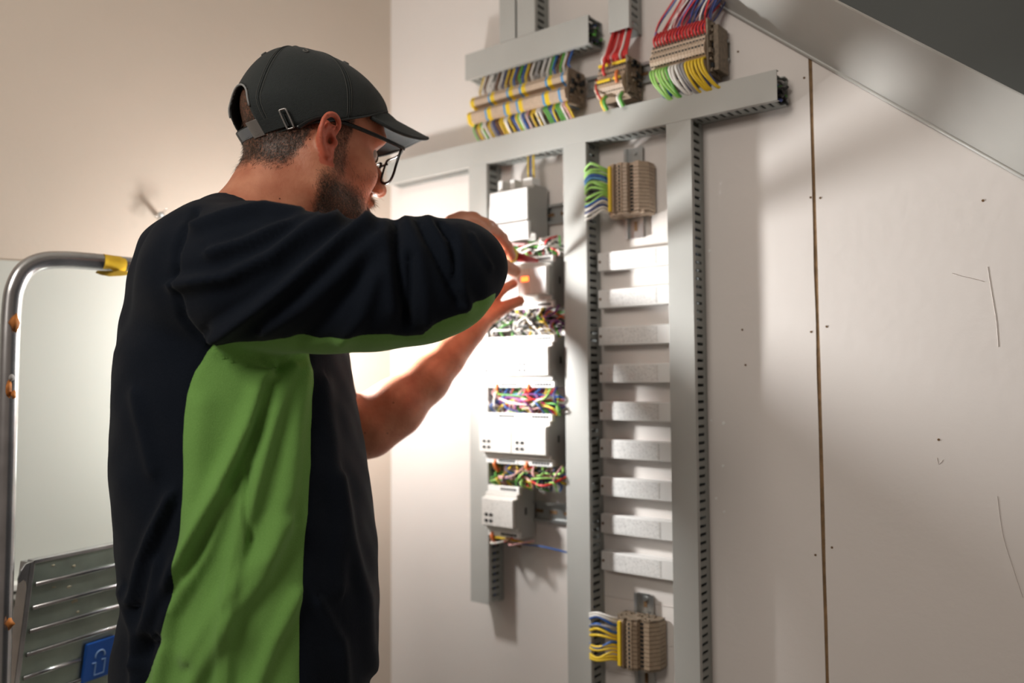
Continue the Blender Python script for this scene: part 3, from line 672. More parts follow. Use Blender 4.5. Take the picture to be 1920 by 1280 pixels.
# ------------------------------------------------------------------ the man: signed-distance modelling on a grid
def smin(a, b, k):
    if k <= 0: return np.minimum(a, b)
    h = np.maximum(k - np.abs(a - b), 0)/k
    return np.minimum(a, b) - h*h*k*.25
def smax(a, b, k): return -smin(-a, -b, k)
class Grid:
    def __init__(s, lo, hi, h):
        s.lo = np.array(lo, np.float32); s.h = h
        s.n = np.ceil((np.array(hi) - np.array(lo))/h).astype(int) + 1
        ax = [s.lo[i] + np.arange(s.n[i], dtype=np.float32)*h for i in range(3)]
        s.X, s.Y, s.Z = np.meshgrid(*ax, indexing='ij', sparse=True)
        s.d = np.full(tuple(s.n), 1.0, np.float32)
    def caps(s, a, b, ra, rb):
        a = np.array(a, np.float32); b = np.array(b, np.float32); ba = b - a; L = float(ba.dot(ba)) + 1e-9
        px, py, pz = s.X - a[0], s.Y - a[1], s.Z - a[2]
        t = np.clip((px*ba[0] + py*ba[1] + pz*ba[2])/L, 0, 1)
        return np.sqrt((px - ba[0]*t)**2 + (py - ba[1]*t)**2 + (pz - ba[2]*t)**2) - (ra + (rb - ra)*t)
    def ell(s, c, r, A=None):
        px, py, pz = s.X - np.float32(c[0]), s.Y - np.float32(c[1]), s.Z - np.float32(c[2])
        if A is not None:
            A = np.array(A, np.float32); px, py, pz = (A[0][0]*px + A[0][1]*py + A[0][2]*pz, A[1][0]*px + A[1][1]*py + A[1][2]*pz, A[2][0]*px + A[2][1]*py + A[2][2]*pz)
        r = np.array(r, np.float32)
        k0 = np.sqrt((px/r[0])**2 + (py/r[1])**2 + (pz/r[2])**2); k1 = np.sqrt((px/r[0]**2)**2 + (py/r[1]**2)**2 + (pz/r[2]**2)**2) + 1e-6
        return k0*(k0 - 1)/k1
    def uni(s, f, k=0.0): s.d = smin(s.d, f, k).astype(np.float32)
    def sub(s, f, k=0.0): s.d = smax(s.d, -f, k).astype(np.float32)
    def chain(s, pts, k=.004, k0=None):
        for i in range(len(pts)-1):
            s.uni(s.caps(pts[i][0], pts[i+1][0], pts[i][1], pts[i+1][1]), k if (i or k0 is None) else k0)
    def mesh(s):
        d = s.d; neg = d < 0; n = s.n
        c = np.zeros(tuple(n-1), np.int8)
        for i in (0, 1):
            for j in (0, 1):
                for k in (0, 1): c += neg[i:n[0]-1+i, j:n[1]-1+j, k:n[2]-1+k]
        act = (c > 0) & (c < 8); idx = np.argwhere(act)
        vid = np.full(act.shape, -1, np.int64); vid[act] = np.arange(len(idx))
        acc = np.zeros((len(idx), 3)); cnt = np.zeros(len(idx))
        cs = [(i, j, k) for i in (0, 1) for j in (0, 1) for k in (0, 1)]
        for a in cs:
            for ax in range(3):
                if a[ax]: continue
                b = list(a); b[ax] = 1
                da = d[idx[:, 0]+a[0], idx[:, 1]+a[1], idx[:, 2]+a[2]]; db = d[idx[:, 0]+b[0], idx[:, 1]+b[1], idx[:, 2]+b[2]]
                m = (da < 0) != (db < 0); t = np.where(m, da/np.where(m, da - db, 1), 0)
                p = np.array(a, float)[None, :].repeat(len(idx), 0); p[:, ax] += t
                acc[m] += p[m]; cnt[m] += 1
        v = (idx + acc/cnt[:, None])*s.h + s.lo
        F = []
        for ax in range(3):
            sl0 = [slice(None)]*3; sl1 = [slice(None)]*3; sl0[ax] = slice(0, n[ax]-1); sl1[ax] = slice(1, n[ax])
            A = neg[tuple(sl0)]; B = neg[tuple(sl1)]; e = np.argwhere(A != B)
            u, w = [(1, 2), (2, 0), (0, 1)][ax]
            ok = (e[:, u] > 0) & (e[:, w] > 0) & (e[:, u] < n[u]-1) & (e[:, w] < n[w]-1); e = e[ok]
            sg = A[e[:, 0], e[:, 1], e[:, 2]]
            def g(du, dw):
                q = e.copy(); q[:, u] -= du; q[:, w] -= dw; return vid[q[:, 0], q[:, 1], q[:, 2]]
            Q = np.stack([g(1, 1), g(0, 1), g(0, 0), g(1, 0)], 1)
            Q[~sg] = Q[~sg][:, ::-1]; F.append(Q)
        F = np.concatenate(F); F = F[(F >= 0).all(1)]
        return v, F
def vnormals(v, F):
    n = np.zeros_like(v); a = np.cross(v[F[:, 2]] - v[F[:, 0]], v[F[:, 3 if F.shape[1] == 4 else 1]] - v[F[:, 1 if F.shape[1] == 4 else 0]])
    for k in range(F.shape[1]): np.add.at(n, F[:, k], a)
    return n/(np.linalg.norm(n, axis=1)[:, None] + 1e-12)
def relax(v, F, it=2, lam=.5):
    E = np.concatenate([np.stack([F[:, i], F[:, (i+1) % F.shape[1]]], 1) for i in range(F.shape[1])]); E = np.concatenate([E, E[:, ::-1]])
    c = np.bincount(E[:, 0], minlength=len(v))[:, None]
    for _ in range(it):
        s = np.zeros_like(v)
        for k in range(3): s[:, k] = np.bincount(E[:, 0], weights=v[E[:, 1], k], minlength=len(v))
        v = v + lam*(s/np.maximum(c, 1) - v)
    return v
def grid_from(pts, pad, h):
    P = np.array([p for p, r in pts]); R = max(r for p, r in pts) + pad
    return Grid(P.min(0) - R, P.max(0) + R, h)
def set_attr(o, name, vals):
    at = o.data.attributes.new(name, 'FLOAT', 'POINT'); at.data.foreach_set('value', np.asarray(vals, np.float32))
def polydist(x, y, pts):
    """distance in pixels to a polyline and the signed side"""
    best = np.full(x.shape, 1e9); side = np.zeros(x.shape)
    for (a, b) in zip(pts[:-1], pts[1:]):
        ax, ay = a; bx, by = b; dx, dy = bx-ax, by-ay; L = dx*dx+dy*dy
        t = np.clip(((x-ax)*dx + (y-ay)*dy)/L, 0, 1); qx = x-ax-dx*t; qy = y-ay-dy*t; d = np.hypot(qx, qy)
        m = d < best; best = np.where(m, d, best); side = np.where(m, np.sign(dx*qy - dy*qx), side)
    return best, side
def inpoly(x, y, P):
    c = np.zeros(x.shape, bool); n = len(P)
    for i in range(n):
        x0, y0 = P[i]; x1, y1 = P[(i+1) % n]
        if y0 == y1: continue
        c ^= ((y0 > y) != (y1 > y)) & (x < (x1-x0)*(y-y0)/(y1-y0) + x0)
    return c

man_base = V(460, 900, 1.08); man_base[2] = 0
man = thing('person', 'man in a dark cap, glasses and navy and green sweatshirt reaching towards the modules', 'person', man_base)

# ---- head frame
YAW = math.radians(40); PIT = math.radians(8)
Rh = _R.copy(); Ah = _F.copy()
hx = math.cos(YAW)*Rh + math.sin(YAW)*Ah; hy = math.sin(YAW)*Rh - math.cos(YAW)*Ah
hz = np.array([0, 0, 1.0])
fx = hx*math.cos(PIT) - hz*math.sin(PIT); fz = hz*math.cos(PIT) + hx*math.sin(PIT)
HM = np.stack([fx, hy, fz], 0)           # rows: local axes in world
HO = V(564, 284, 1.10)
def H2W(p): return np.asarray(p) @ HM + HO

g = Grid((-.125, -.10, -.24), (.155, .115, .15), .0021)
g.uni(g.ell((.000, 0, .052), (.094, .0755, .074)))
g.uni(g.ell((.040, 0, -.012), (.062, .062, .085)), .03)
g.chain([((.088, 0, -.098), .020), ((.070, .028, -.094), .019), ((.010, .052, -.060), .017), ((.000, .058, -.020), .016)], .03)
g.chain([((.088, 0, -.098), .020), ((.070, -.028, -.094), .019), ((.010, -.052, -.060), .017), ((.000, -.058, -.020), .016)], .03)
g.uni(g.ell((.040, 0, -.060), (.055, .046, .045)), .02)
for s in (-1, 1):
    g.uni(g.ell((.066, s*.040, -.018), (.026, .022, .022)), .02)
    g.uni(g.ell((.086, s*.030, .036), (.016, .028, .011)), .014)
g.uni(g.ell((.080, 0, .055), (.022, .050, .030)), .02)
for s in (-1, 1): g.sub(g.ell((.106, s*.033, .014), (.017, .019, .013)), .012)
g.chain([((.098, 0, .022), .0075), ((.113, 0, .002), .0085), ((.124, 0, -.018), .0105)], .010)
for s in (-1, 1): g.uni(g.ell((.112, s*.012, -.021), (.012, .0075, .008)), .006)
for s in (-1, 1): g.sub(g.ell((.117, s*.007, -.030), (.005, .003, .003)), .002)
g.uni(g.ell((.100, 0, -.046), (.012, .026, .008)), .010)
g.uni(g.ell((.099, 0, -.060), (.011, .022, .007)), .006)
g.sub(g.ell((.114, 0, -.0525), (.010, .024, .0016)), .003)
g.uni(g.ell((.094, 0, -.092), (.016, .018, .014)), .012)
# neck
g.chain([((-.012, 0, -.010), .054), ((-.024, 0, -.075), .056), ((-.052, .004, -.135), .062), ((-.070, .008, -.20), .080)], .02, .035)
g.chain([((-.005, .028, -.06), .028), ((-.035, .032, -.15), .032)], .02)
# near ear: cup, helix rim, lobe, hollow
for s in (1, -1):
    def e(x, y, z): return (-.002 + (x + .004)*.78, s*(.0755 + (y - .078)*.85), (z - .001)*.76 + .001)
    g.uni(g.ell(e(-.004, .078, .001), (.0125, .006, .021), None), .006)
    hel = [e(.010, .078, .012), e(.012, .084, .026), e(.002, .090, .036), e(-.012, .094, .034), e(-.021, .096, .020), e(-.022, .093, .002), e(-.016, .088, -.014), e(-.006, .083, -.027), e(.002, .080, -.030)]
    hp = smooth_path(hel, 3); hr = np.interp(np.linspace(0, 1, len(hp)), [0, .2, .5, .8, 1], [.0026, .0033, .0034, .0033, .0052])
    g.chain([(p, r) for p, r in zip(hp, hr)], .002)
    g.uni(g.ell(e(-.010, .083, .004), (.0105, .0042, .0195), None), .003)
    ah = smooth_path([e(.004, .086, .020), e(-.010, .090, .018), e(-.014, .089, .002), e(-.008, .085, -.012), e(.002, .082, -.016)], 3)
    g.chain([(p, .0024) for p in ah], .0015)
    g.sub(g.ell(e(-.001, .0885, -.003), (.0066, .0085, .0088)), .0015); g.sub(g.ell(e(.004, .080, -.003), (.0032, .009, .0042)), .001); g.sub(g.ell(e(-.003, .0945, .019), (.0062, .0062, .0055)), .0015)
    g.sub(g.ell(e(-.016, .0985, .012), (.0028, .0030, .0135)), .0012)
    g.uni(g.ell(e(.012, .080, -.004), (.0034, .0038, .0055)), .003)
hv, hF = g.mesh(); hv = relax(hv, hF, 1, .5)
_w = np.clip((hv[:, 2] - (.026 + .53*hv[:, 0]) - .006)/.02, 0, 1)[:, None]*.075      # pressed under the cap
hv = hv + (np.array([.004, 0, .030]) - hv)*_w
head_local = hv.copy(); hn_local = vnormals(hv, hF)
X, Y, Z = hv.T
nz = np.sin(X*310+Z*170)*np.sin(Y*280-Z*240) * .5 + np.sin(X*700+3)*np.sin(Z*620+Y*400)*.3
def sst(a, b, t): t = np.clip((t-a)/(b-a), 0, 1); return t*t*(3-2*t)
# beard: jaw region; hair: back and sides above the nape line
jl = -.020 - .55*np.clip(.060 - X, 0, .05)                      # upper edge
beard = sst(0, .020, (-.012 - .30*(X)) - Z + .004*nz) * sst(-.012, .008, X - (-.004) - .10*np.clip(-.05 - Z, 0, .1)) * sst(-.150, -.115, Z)
side = sst(.012, .000, np.abs(X - .020 - .08*np.clip(-Z, 0, .05)) - .008) * sst(-.05, -.03, Z) * sst(.06, .04, Z)*(np.abs(Y) > .05)
cheekclear = sst(.0, .03, (-.045) - Z + .32*(X - .02)) + .0
beard = np.clip(np.maximum(beard*(.25 + .75*sst(-.028, -.062, Z)), side*.75), 0, 1)
beard *= 1 - .75*sst(.060, .095, X)*sst(-.085, -.05, Z)*(X < .094)
mou = sst(.013, .006, np.abs(Z + .038))*sst(.092, .100, X)*(Z < -.028)*.6
beard = np.maximum(beard, mou); beard = np.maximum(beard, (.20 + .10*nz)*sst(-.01, .01, X)*sst(.004, -.02, Z)*(X < .10))
hair = sst(-.006, .022, Z - (-.052 + .060*sst(-.045, -.006, X)) + .005*nz) * sst(.004, -.012, X + .008)
hair = np.maximum(hair, sst(.045, .06, Z))
hair = np.maximum(hair, sst(.018, .012, np.abs(X - .022))*sst(.0, .03, Z)*.9*(np.abs(Y) > .045))
earm = (np.abs(Y) > .0752)*(X > -.026)*(X < .017)*(np.abs(Z) < .034)
hair = hair*(1 - earm); beard = beard*(1 - earm)
attr_h = np.concatenate([np.maximum(hair*.9, beard*.92)]); attr_e = earm.astype(float)
headW = H2W(hv)

# ---- left arm (far) with open hand
def PX(px, py, d): return V(px, py, d)
LA = [((578, 640, 1.24), .042), ((628, 812, 1.275), .046), ((690, 800, 1.285), .0445), ((740, 765, 1.30), .043), ((800, 712, 1.325), .0335), ((838, 672, 1.345), .0255), ((862, 645, 1.358), .0222)]
LAp = [(PX(*p), r) for p, r in LA]
palmL = [((862, 645, 1.358), .0222), ((880, 618, 1.370), .0242), ((896, 600, 1.388), .022)]
FL = [ # thumb, index, middle, ring, little
    [((893, 612, 1.366), .015), ((922, 592, 1.388), .0125), ((950, 574, 1.400), .0105), ((974, 564, 1.408), .0092)],
    [((905, 590, 1.388), .0125), ((925, 562, 1.402), .0100), ((942, 542, 1.405), .0090), ((962, 532, 1.418), .0082)],
    [((896, 586, 1.392), .0120), ((905, 552, 1.406), .0100), ((918, 524, 1.412), .0090), ((936, 510, 1.424), .0082)],
    [((886, 588, 1.396), .0115), ((888, 552, 1.412), .0095), ((898, 524, 1.424), .0085), ((914, 508, 1.432), .0078)],
    [((876, 596, 1.398), .0105), ((872, 566, 1.410), .0085), ((878, 544, 1.420), .0075), ((890, 530, 1.430), .0070)]]
allp = LAp + [(PX(*p), r) for p, r in palmL] + [(PX(*p), r) for f_ in FL for p, r in f_]
g = grid_from(allp, .01, .0028)
g.chain(LAp, .02)
pl = [(PX(*p), r) for p, r in palmL]; g.chain(pl, .012)
for f_ in FL[1:]:
    a = PX(*f_[0][0]); g.uni(g.caps(PX(866, 634, 1.364), a, .014, .0125), .010)
g.uni(g.caps(PX(872, 640, 1.360), PX(*FL[0][0][0]), .014, .015), .012)
for f_ in FL: g.chain([(PX(*p), r) for p, r in f_], .003, .008)
la_v, la_F = g.mesh(); la_v = relax(la_v, la_F, 1, .4)

# ---- right hand (near arm), forearm goes back into the sleeve
RA = [((868, 500, .95), .040), ((880, 486, 1.06), .036), ((886, 474, 1.16), .027), ((884, 462, 1.195), .0235)]
palmR = [((884, 462, 1.195), .0235), ((884, 445, 1.235), .0235), ((886, 434, 1.265), .020)]
FR = [
    [((900, 468, 1.215), .014), ((925, 486, 1.265), .0125), ((946, 499, 1.30), .0112), ((966, 508, 1.335), .0095)],
    [((906, 424, 1.262), .0120), ((932, 440, 1.305), .0105), ((950, 462, 1.335), .0095), ((958, 480, 1.350), .0085)],
    [((886, 413, 1.270), .0120), ((918, 424, 1.325), .0102), ((942, 446, 1.355), .0092), ((952, 470, 1.368), .0083)],
    [((866, 412, 1.276), .0115), ((895, 418, 1.335), .0098), ((922, 438, 1.372), .0088), ((938, 462, 1.385), .0080)],
    [((848, 418, 1.278), .0108), ((868, 420, 1.330), .0088), ((892, 436, 1.368), .0078), ((908, 456, 1.382), .0072)]]
allp = [(PX(*p), r) for p, r in RA] + [(PX(*p), r) for f_ in FR for p, r in f_]
g = grid_from(allp, .01, .0026)
g.chain([(PX(*p), r) for p, r in RA], .02); g.chain([(PX(*p), r) for p, r in palmR], .012)
for f_ in FR[1:]:
    a = PX(*f_[0][0]); g.uni(g.caps(PX(882, 458, 1.20), a, .014, .0120), .010)
g.uni(g.caps(PX(886, 470, 1.185), PX(*FR[0][0][0]), .014, .014), .012)
for f_ in FR: g.chain([(PX(*p), r) for p, r in f_], .003, .008)
ra_v, ra_F = g.mesh(); ra_v = relax(ra_v, ra_F, 1, .4)

def combine(parts):
    vs = []; fs = []; n = 0
    for v, F in parts: vs.append(v); fs.append(F + n); n += len(v)
    return np.concatenate(vs), np.concatenate(fs)
# inner trunk and upper arms under the clothes (coarse)
TC = V(462, 760, 1.075)
def tc(z, dx=0, dd=0): return np.array([TC[0], TC[1], z]) + _R*dx + _F*dd
neck_b = H2W((-.066, .005, -.17))
trunk = [(neck_b, .062), (tc(1.44, .0), .085), (tc(1.25), .115), (tc(1.05), .115), (tc(.93), .12)]
shN = V(400, 505, .96); shF = V(535, 480, 1.20); elN = V(868, 500, .94); elF = V(628, 812, 1.275)
g = grid_from(trunk + [(elN, .05), (elF, .05)], .03, .010)
g.chain(trunk, .05)
g.chain([(tc(1.46, .0), .06), (shN, .045), (elN, .036)], .02); g.chain([(tc(1.46), .06), (shF, .045), (elF, .042)], .02)
tr_v, tr_F = g.mesh(); tr_v = relax(tr_v, tr_F, 1, .5)
bv, bF = combine([(headW, hF[:, ::-1]), (la_v, la_F), (ra_v, ra_F), (tr_v, tr_F)])
m_skin = bpy.data.materials.new('skin'); m_skin.use_nodes = True; nt = m_skin.node_tree; bs = nt.nodes['Principled BSDF']
bs.inputs['Roughness'].default_value = .5; bs.inputs['Subsurface Weight'].default_value = .16; bs.inputs['Subsurface Radius'].default_value = (1, .32, .16); bs.inputs['Subsurface Scale'].default_value = .008
at = nt.nodes.new('ShaderNodeAttribute'); at.attribute_name = 'hair'; ae = nt.nodes.new('ShaderNodeAttribute'); ae.attribute_name = 'ear'
tcn = nt.nodes.new('ShaderNodeTexCoord'); n1 = nt.nodes.new('ShaderNodeTexNoise'); n1.inputs['Scale'].default_value = 35; n1.inputs['Detail'].default_value = 6
nt.links.new(tcn.outputs['Object'], n1.inputs['Vector'])
mx = nt.nodes.new('ShaderNodeMix'); mx.data_type = 'RGBA'; mx.inputs[6].default_value = (.52, .175, .095, 1); mx.inputs[7].default_value = (.68, .29, .17, 1)
mr0 = nt.nodes.new('ShaderNodeMapRange'); mr0.inputs[1].default_value = .3; mr0.inputs[2].default_value = .7
nt.links.new(n1.outputs[0], mr0.inputs[0]); nt.links.new(mr0.outputs[0], mx.inputs[0])
mxe = nt.nodes.new('ShaderNodeMix'); mxe.data_type = 'RGBA'; mxe.inputs[7].default_value = (.62, .16, .095, 1)
nt.links.new(ae.outputs['Fac'], mxe.inputs[0]); nt.links.new(mx.outputs[2], mxe.inputs[6])
# moles
vo = nt.nodes.new('ShaderNodeTexVoronoi'); vo.inputs['Scale'].default_value = 40; nt.links.new(tcn.outputs['Object'], vo.inputs['Vector'])
mo = nt.nodes.new('ShaderNodeMapRange'); mo.inputs[1].default_value = .055; mo.inputs[2].default_value = .035; nt.links.new(vo.outputs['Distance'], mo.inputs[0])
mxm = nt.nodes.new('ShaderNodeMix'); mxm.data_type = 'RGBA'; mxm.inputs[7].default_value = (.16, .05, .03, 1)
nt.links.new(mo.outputs[0], mxm.inputs[0]); nt.links.new(mxe.outputs[2], mxm.inputs[6])
n2 = nt.nodes.new('ShaderNodeTexNoise'); n2.inputs['Scale'].default_value = 420; n2.inputs['Detail'].default_value = 3; nt.links.new(tcn.outputs['Object'], n2.inputs['Vector'])
ad = nt.nodes.new('ShaderNodeMath'); ad.operation = 'MULTIPLY_ADD'; ad.inputs[1].default_value = .9; ad.inputs[2].default_value = -.45; nt.links.new(n2.outputs[0], ad.inputs[0])
ad2 = nt.nodes.new('ShaderNodeMath'); ad2.operation = 'ADD'; nt.links.new(ad.outputs[0], ad2.inputs[0]); nt.links.new(at.outputs['Fac'], ad2.inputs[1])
mr = nt.nodes.new('ShaderNodeMapRange'); mr.inputs[1].default_value = .25; mr.inputs[2].default_value = .95; nt.links.new(ad2.outputs[0], mr.inputs[0])
mxh = nt.nodes.new('ShaderNodeMix'); mxh.data_type = 'RGBA'; mxh.inputs[7].default_value = (.045, .024, .014, 1)
nt.links.new(mr.outputs[0], mxh.inputs[0]); nt.links.new(mxm.outputs[2], mxh.inputs[6]); nt.links.new(mxh.outputs[2], bs.inputs['Base Color'])
n3 = nt.nodes.new('ShaderNodeTexNoise'); n3.inputs['Scale'].default_value = 260; n3.inputs['Detail'].default_value = 4; nt.links.new(tcn.outputs['Object'], n3.inputs['Vector'])
bp = nt.nodes.new('ShaderNodeBump'); bp.inputs['Strength'].default_value = .35; bp.inputs['Distance'].default_value = .0012; nt.links.new(n3.outputs[0], bp.inputs['Height']); nt.links.new(bp.outputs[0], bs.inputs['Normal'])
body = mk('body', (bv, bF), m_skin, man, smooth=True)
ha = np.zeros(len(bv)); ha[:len(headW)] = attr_h; ea = np.zeros(len(bv)); ea[:len(headW)] = attr_e
set_attr(body, 'hair', ha); set_attr(body, 'ear', ea)

# hair strands
def strands(name, mask, dirf, n, L, col, wd, lift=.5):
    idx = rng.choice(len(head_local), size=n, p=mask/mask.sum())
    p = head_local[idx] + rng.normal(0, .0008, (n, 3)); nn = hn_local[idx]
    d = dirf(p) ; d = d - nn*(d*nn).sum(1)[:, None]*.8; d /= np.linalg.norm(d, axis=1)[:, None] + 1e-9
    d = d + nn*lift*rng.uniform(.4, 1.2, (n, 1)) + rng.normal(0, .28, (n, 3)); d /= np.linalg.norm(d, axis=1)[:, None]
    l = L*rng.uniform(.5, 1.2, (n, 1))
    s = np.cross(d, nn + rng.normal(0, .4, (n, 3))); s /= np.linalg.norm(s, axis=1)[:, None] + 1e-9
    p = p - nn*.0005; m = p + d*l*.55; d2 = d + dirf(p)*.25; t = p + d*l*.55 + d2*l*.45
    V_ = np.stack([p - s*wd, p + s*wd, m + s*wd*.7, m - s*wd*.7, t], 1).reshape(-1, 3)
    b0 = np.arange(n)*5
    F = [tuple(x) for x in np.stack([b0, b0+1, b0+2, b0+3], 1).tolist()] + [tuple(x) for x in np.stack([b0+3, b0+2, b0+4], 1).tolist()]
    o = mk(name, (H2W(V_), F), col, man, smooth=False); o['kind'] = 'stuff'; return o
m_hair = mat('dark_brown_hair', (.050, .028, .017), .6); m_hair2 = mat('light_brown_hair', (.42, .25, .12), .6)
strands('beard', beard*(beard > .14), lambda p: np.array([.25, 0, -1.0])[None, :].repeat(len(p), 0), 9000, .0075, m_hair, .00018, .45)
strands('moustache', np.maximum(mou, 1e-9*0) + sst(.088, .1, X)*(Z < -.07)*(beard > .1)*.5 + 1e-12, lambda p: np.array([.6, .25, -.8])[None, :].repeat(len(p), 0), 2400, .010, m_hair2, .00022, .7)
strands('hair', hair*(Z < .026 + .53*X + .035)*(Z < .075)*(hair > .2), lambda p: np.array([-.35, 0, -1.0])[None, :].repeat(len(p), 0), 9000, .0065, m_hair, .00018, .30)
# eyes
for s in (1, -1):
    c = np.array([.0825, s*.032, .014]); mb = MB()
    vs = []; fs = []
    N, M = 10, 16
    for i in range(N+1):
        for j in range(M):
            a_ = math.pi*i/N; b_ = 2*math.pi*j/M; vs.append(H2W(c + .0125*np.array([math.cos(a_), math.sin(a_)*math.cos(b_), math.sin(a_)*math.sin(b_)])))
    for i in range(N):
        for j in range(M): fs.append((i*M+j, i*M+(j+1) % M, (i+1)*M+(j+1) % M, (i+1)*M+j))
    mb.add(vs, fs); mk('eye', mb, mat('eye_white', (.55, .48, .44), .2), man, smooth=True)
    q = c + np.array([.0120, 0, -.002]); mk('iris', MB().cyl(H2W(q - (.001, 0, 0)), H2W(q + (.0012, 0, 0)), .0052, 16), mat('iris_brown', (.08, .05, .03), .1), man)

# ---- cap
m_cap = mat('charcoal_cap_cloth', (.022, .029, .030), .85, noise=.12, nscale=300, bump=.5, bscale=900, sheen=.10)
m_capd = mat('charcoal_cap_thread', (.085, .088, .082), .8)
AP = np.array([-.026, 0, .1310])
def rimz(x): return .026 + .53*x - .006*max(0, 1 - ((x - .035)/.06)**2)
def crown(th, v, off=0.0):
    a = .0885 + off; b_ = .0825 + off
    rx = .021 + a*math.cos(th); ry = b_*math.sin(th)
    f = v*math.pi/2; h = math.cos(f)**.76; gz = math.sin(f)**.94
    x = AP[0]*(1-h) + rx*h; y = ry*h*(1 + .05*math.sin(2*f)); z0_ = rimz(rx)
    x -= .013*max(0.0, math.cos(th))*math.sin(2*f)
    bk = max(0.0, -math.cos(th)); x -= .034*bk*math.sin(min(5*f, math.pi/2))*math.cos(f)**1.2
    if math.cos(th) > .3: z0_ += .004*(math.cos(th)-.3)
    return np.array([x, y, z0_*(1 - gz) + (AP[2] + off)*gz])
NT, NV = 120, 40; capo = thing('cap', 'dark grey baseball cap with metal strap buckle worn by the man', 'cap', H2W((0, 0, .03)))
vs = []; fs = []
for i in range(NV+1):
    for j in range(NT): vs.append(H2W(crown(2*math.pi*j/NT, min(i/NV, .985))))
def inopen(th, v):
    dth = (th - math.pi)/.38; return dth*dth + ((v - .13)/.17)**2 < 1 and v > .115
hole = np.zeros((NV, NT), bool)
for i in range(NV):
    for j in range(NT):
        if inopen(2*math.pi*(j+.5)/NT, (i+.5)/NV): hole[i, j] = True; continue
        if abs(2*math.pi*(j+.5)/NT - math.pi) < .38 and i/NV < .13: hole[i, j] = True; continue
        fs.append((i*NT+j, i*NT+(j+1) % NT, (i+1)*NT+(j+1) % NT, (i+1)*NT+j))
fs.append(tuple(NV*NT+j for j in range(NT)))
mb = MB().add(vs, fs); cr = mk('crown', mb, m_cap, capo, smooth=True)
so = cr.modifiers.new('thick', 'SOLIDIFY'); so.thickness = .0016; so.offset = 1
# edge binding of the opening
arc = []
for k in range(31):
    u = math.pi*k/30; arc.append(H2W(crown(math.pi + .38*math.cos(u), .13 + .17*math.sin(u), .0010)))
mk('opening_binding', MB().tube(arc, .0013, 8), mat('grey_piping', (.30, .31, .31), .8), capo, smooth=True)
# seams between panels
for k in range(6):
    th = math.pi/6*1.0 + k*math.pi/3 + math.pi/6*0
    th = k*math.pi/3 + math.pi/2 - math.pi/3*0
    for dth in (-.022, .022):
        P = [H2W(crown(th + dth*(1 + 2*v), v, .0003)) for v in np.linspace(.02 if abs((th % (2*math.pi)) - math.pi) > .3 else .32, .94, 26)]
        mk('seam_stitching', MB().tube(P, .00045, 5), m_capd, capo, smooth=True)
    P = [H2W(crown(th, v, .0004)) for v in np.linspace(.0 if abs((th % (2*math.pi)) - math.pi) > .3 else .32, .97, 26)]
    mk('seam', MB().tube(P, .0007, 6), m_cap, capo, smooth=True)
for k in range(6):
    th = math.pi/3 + k*math.pi/3 ; th = k*math.pi/3 + math.pi/2 + math.pi/6
    c = crown(th, .64, .0006); t1 = crown(th + .01, .64) - crown(th, .64); t2 = crown(th, .65) - crown(th, .64); t1 /= np.linalg.norm(t1); t2 /= np.linalg.norm(t2)
    ring = [H2W(c + .0030*(t1*math.cos(a_) + t2*math.sin(a_))) for a_ in np.linspace(0, 2*math.pi, 13)[:-1]]
    mk('eyelet', MB().tube(ring, .0011, 6, closed=True), mat('eyelet_thread', (.15, .15, .14), .8), capo, smooth=True)
    nn = np.cross(t1, t2); mk('eyelet_hole', MB().cyl(H2W(c - nn*.001), H2W(c + nn*.0005), .0012, 8), m_dark, capo)
mb = MB(); ring = []
tp_ = [H2W(AP + np.array([0, 0, -.003])), H2W(AP + np.array([0, 0, .0035])), H2W(AP + np.array([0, 0, .0062]))]
mk('top_button', mb.tube(tp_, [.0085, .0078, .0045], 16), m_cap, capo, smooth=True)
# rim band lower edge
P = [H2W(crown(th, .0, .0004)) for th in np.linspace(-math.pi + .38, math.pi - .38, 90)]
mk('rim_edge', MB().tube(P, .0012, 6), m_cap, capo, smooth=True)
# strap
def strap_pts(a, b_, n): return [crown(th, .0, .0015) for th in np.linspace(a, b_, n)]
def band(name, a, b_, z0_, z1, off, th_, m, n=30):
    vs = []; 
    for th in np.linspace(a, b_, n):
        for (o, zz) in ((off, z0_), (off, z1), (off + th_, z1), (off + th_, z0_)):
            p = crown(th, 0, o); tz = crown(th, .06, o) - p; tz /= np.linalg.norm(tz); vs.append(H2W(p + tz*zz))
    fs = []
    for i in range(n-1):
        for k in range(4): l = (k+1) % 4; fs.append((i*4+k, i*4+l, i*4+4+l, i*4+4+k))
    fs += [(0, 1, 2, 3)[::-1], tuple((n-1)*4 + k for k in range(4))]
    return mk(name, MB().add(vs, fs), m, capo, bevel=.0004)
S0 = math.pi - .47
band('strap', 2.36, 2*math.pi - 2.5, .003, .019, .0022, .0014, m_cap)
band('buckle', 2.72, 2.92, .001, .0225, .0030, .0022, mat('matt_silver_buckle', (.42, .41, .40), .4, metal=.8), 8)
band('strap_tab', 2.92, 3.3, .004, .0175, .0026, .0012, mat('pale_strap_lining', (.20, .22, .24), .6), 16)
c = crown(2.35, 0, .0042); tz = crown(2.35, .06, .0042) - c; tz /= np.linalg.norm(tz); tt = crown(2.40, 0, .0042) - c; tt /= np.linalg.norm(tt)
ring = [H2W(c + tz*(.0115 + q[1]) + tt*q[0]) for q in [(-.0028, -.012), (.0028, -.012), (.0042, -.010), (.0042, .010), (.0028, .012), (-.0028, .012), (-.0042, .010), (-.0042, -.010)]]
mk('strap_slider', MB().tube(smooth_path(ring, 3, True), .0012, 8, closed=True), mat('matt_silver_buckle', (.42, .41, .40), .4, metal=.8), capo, smooth=True)
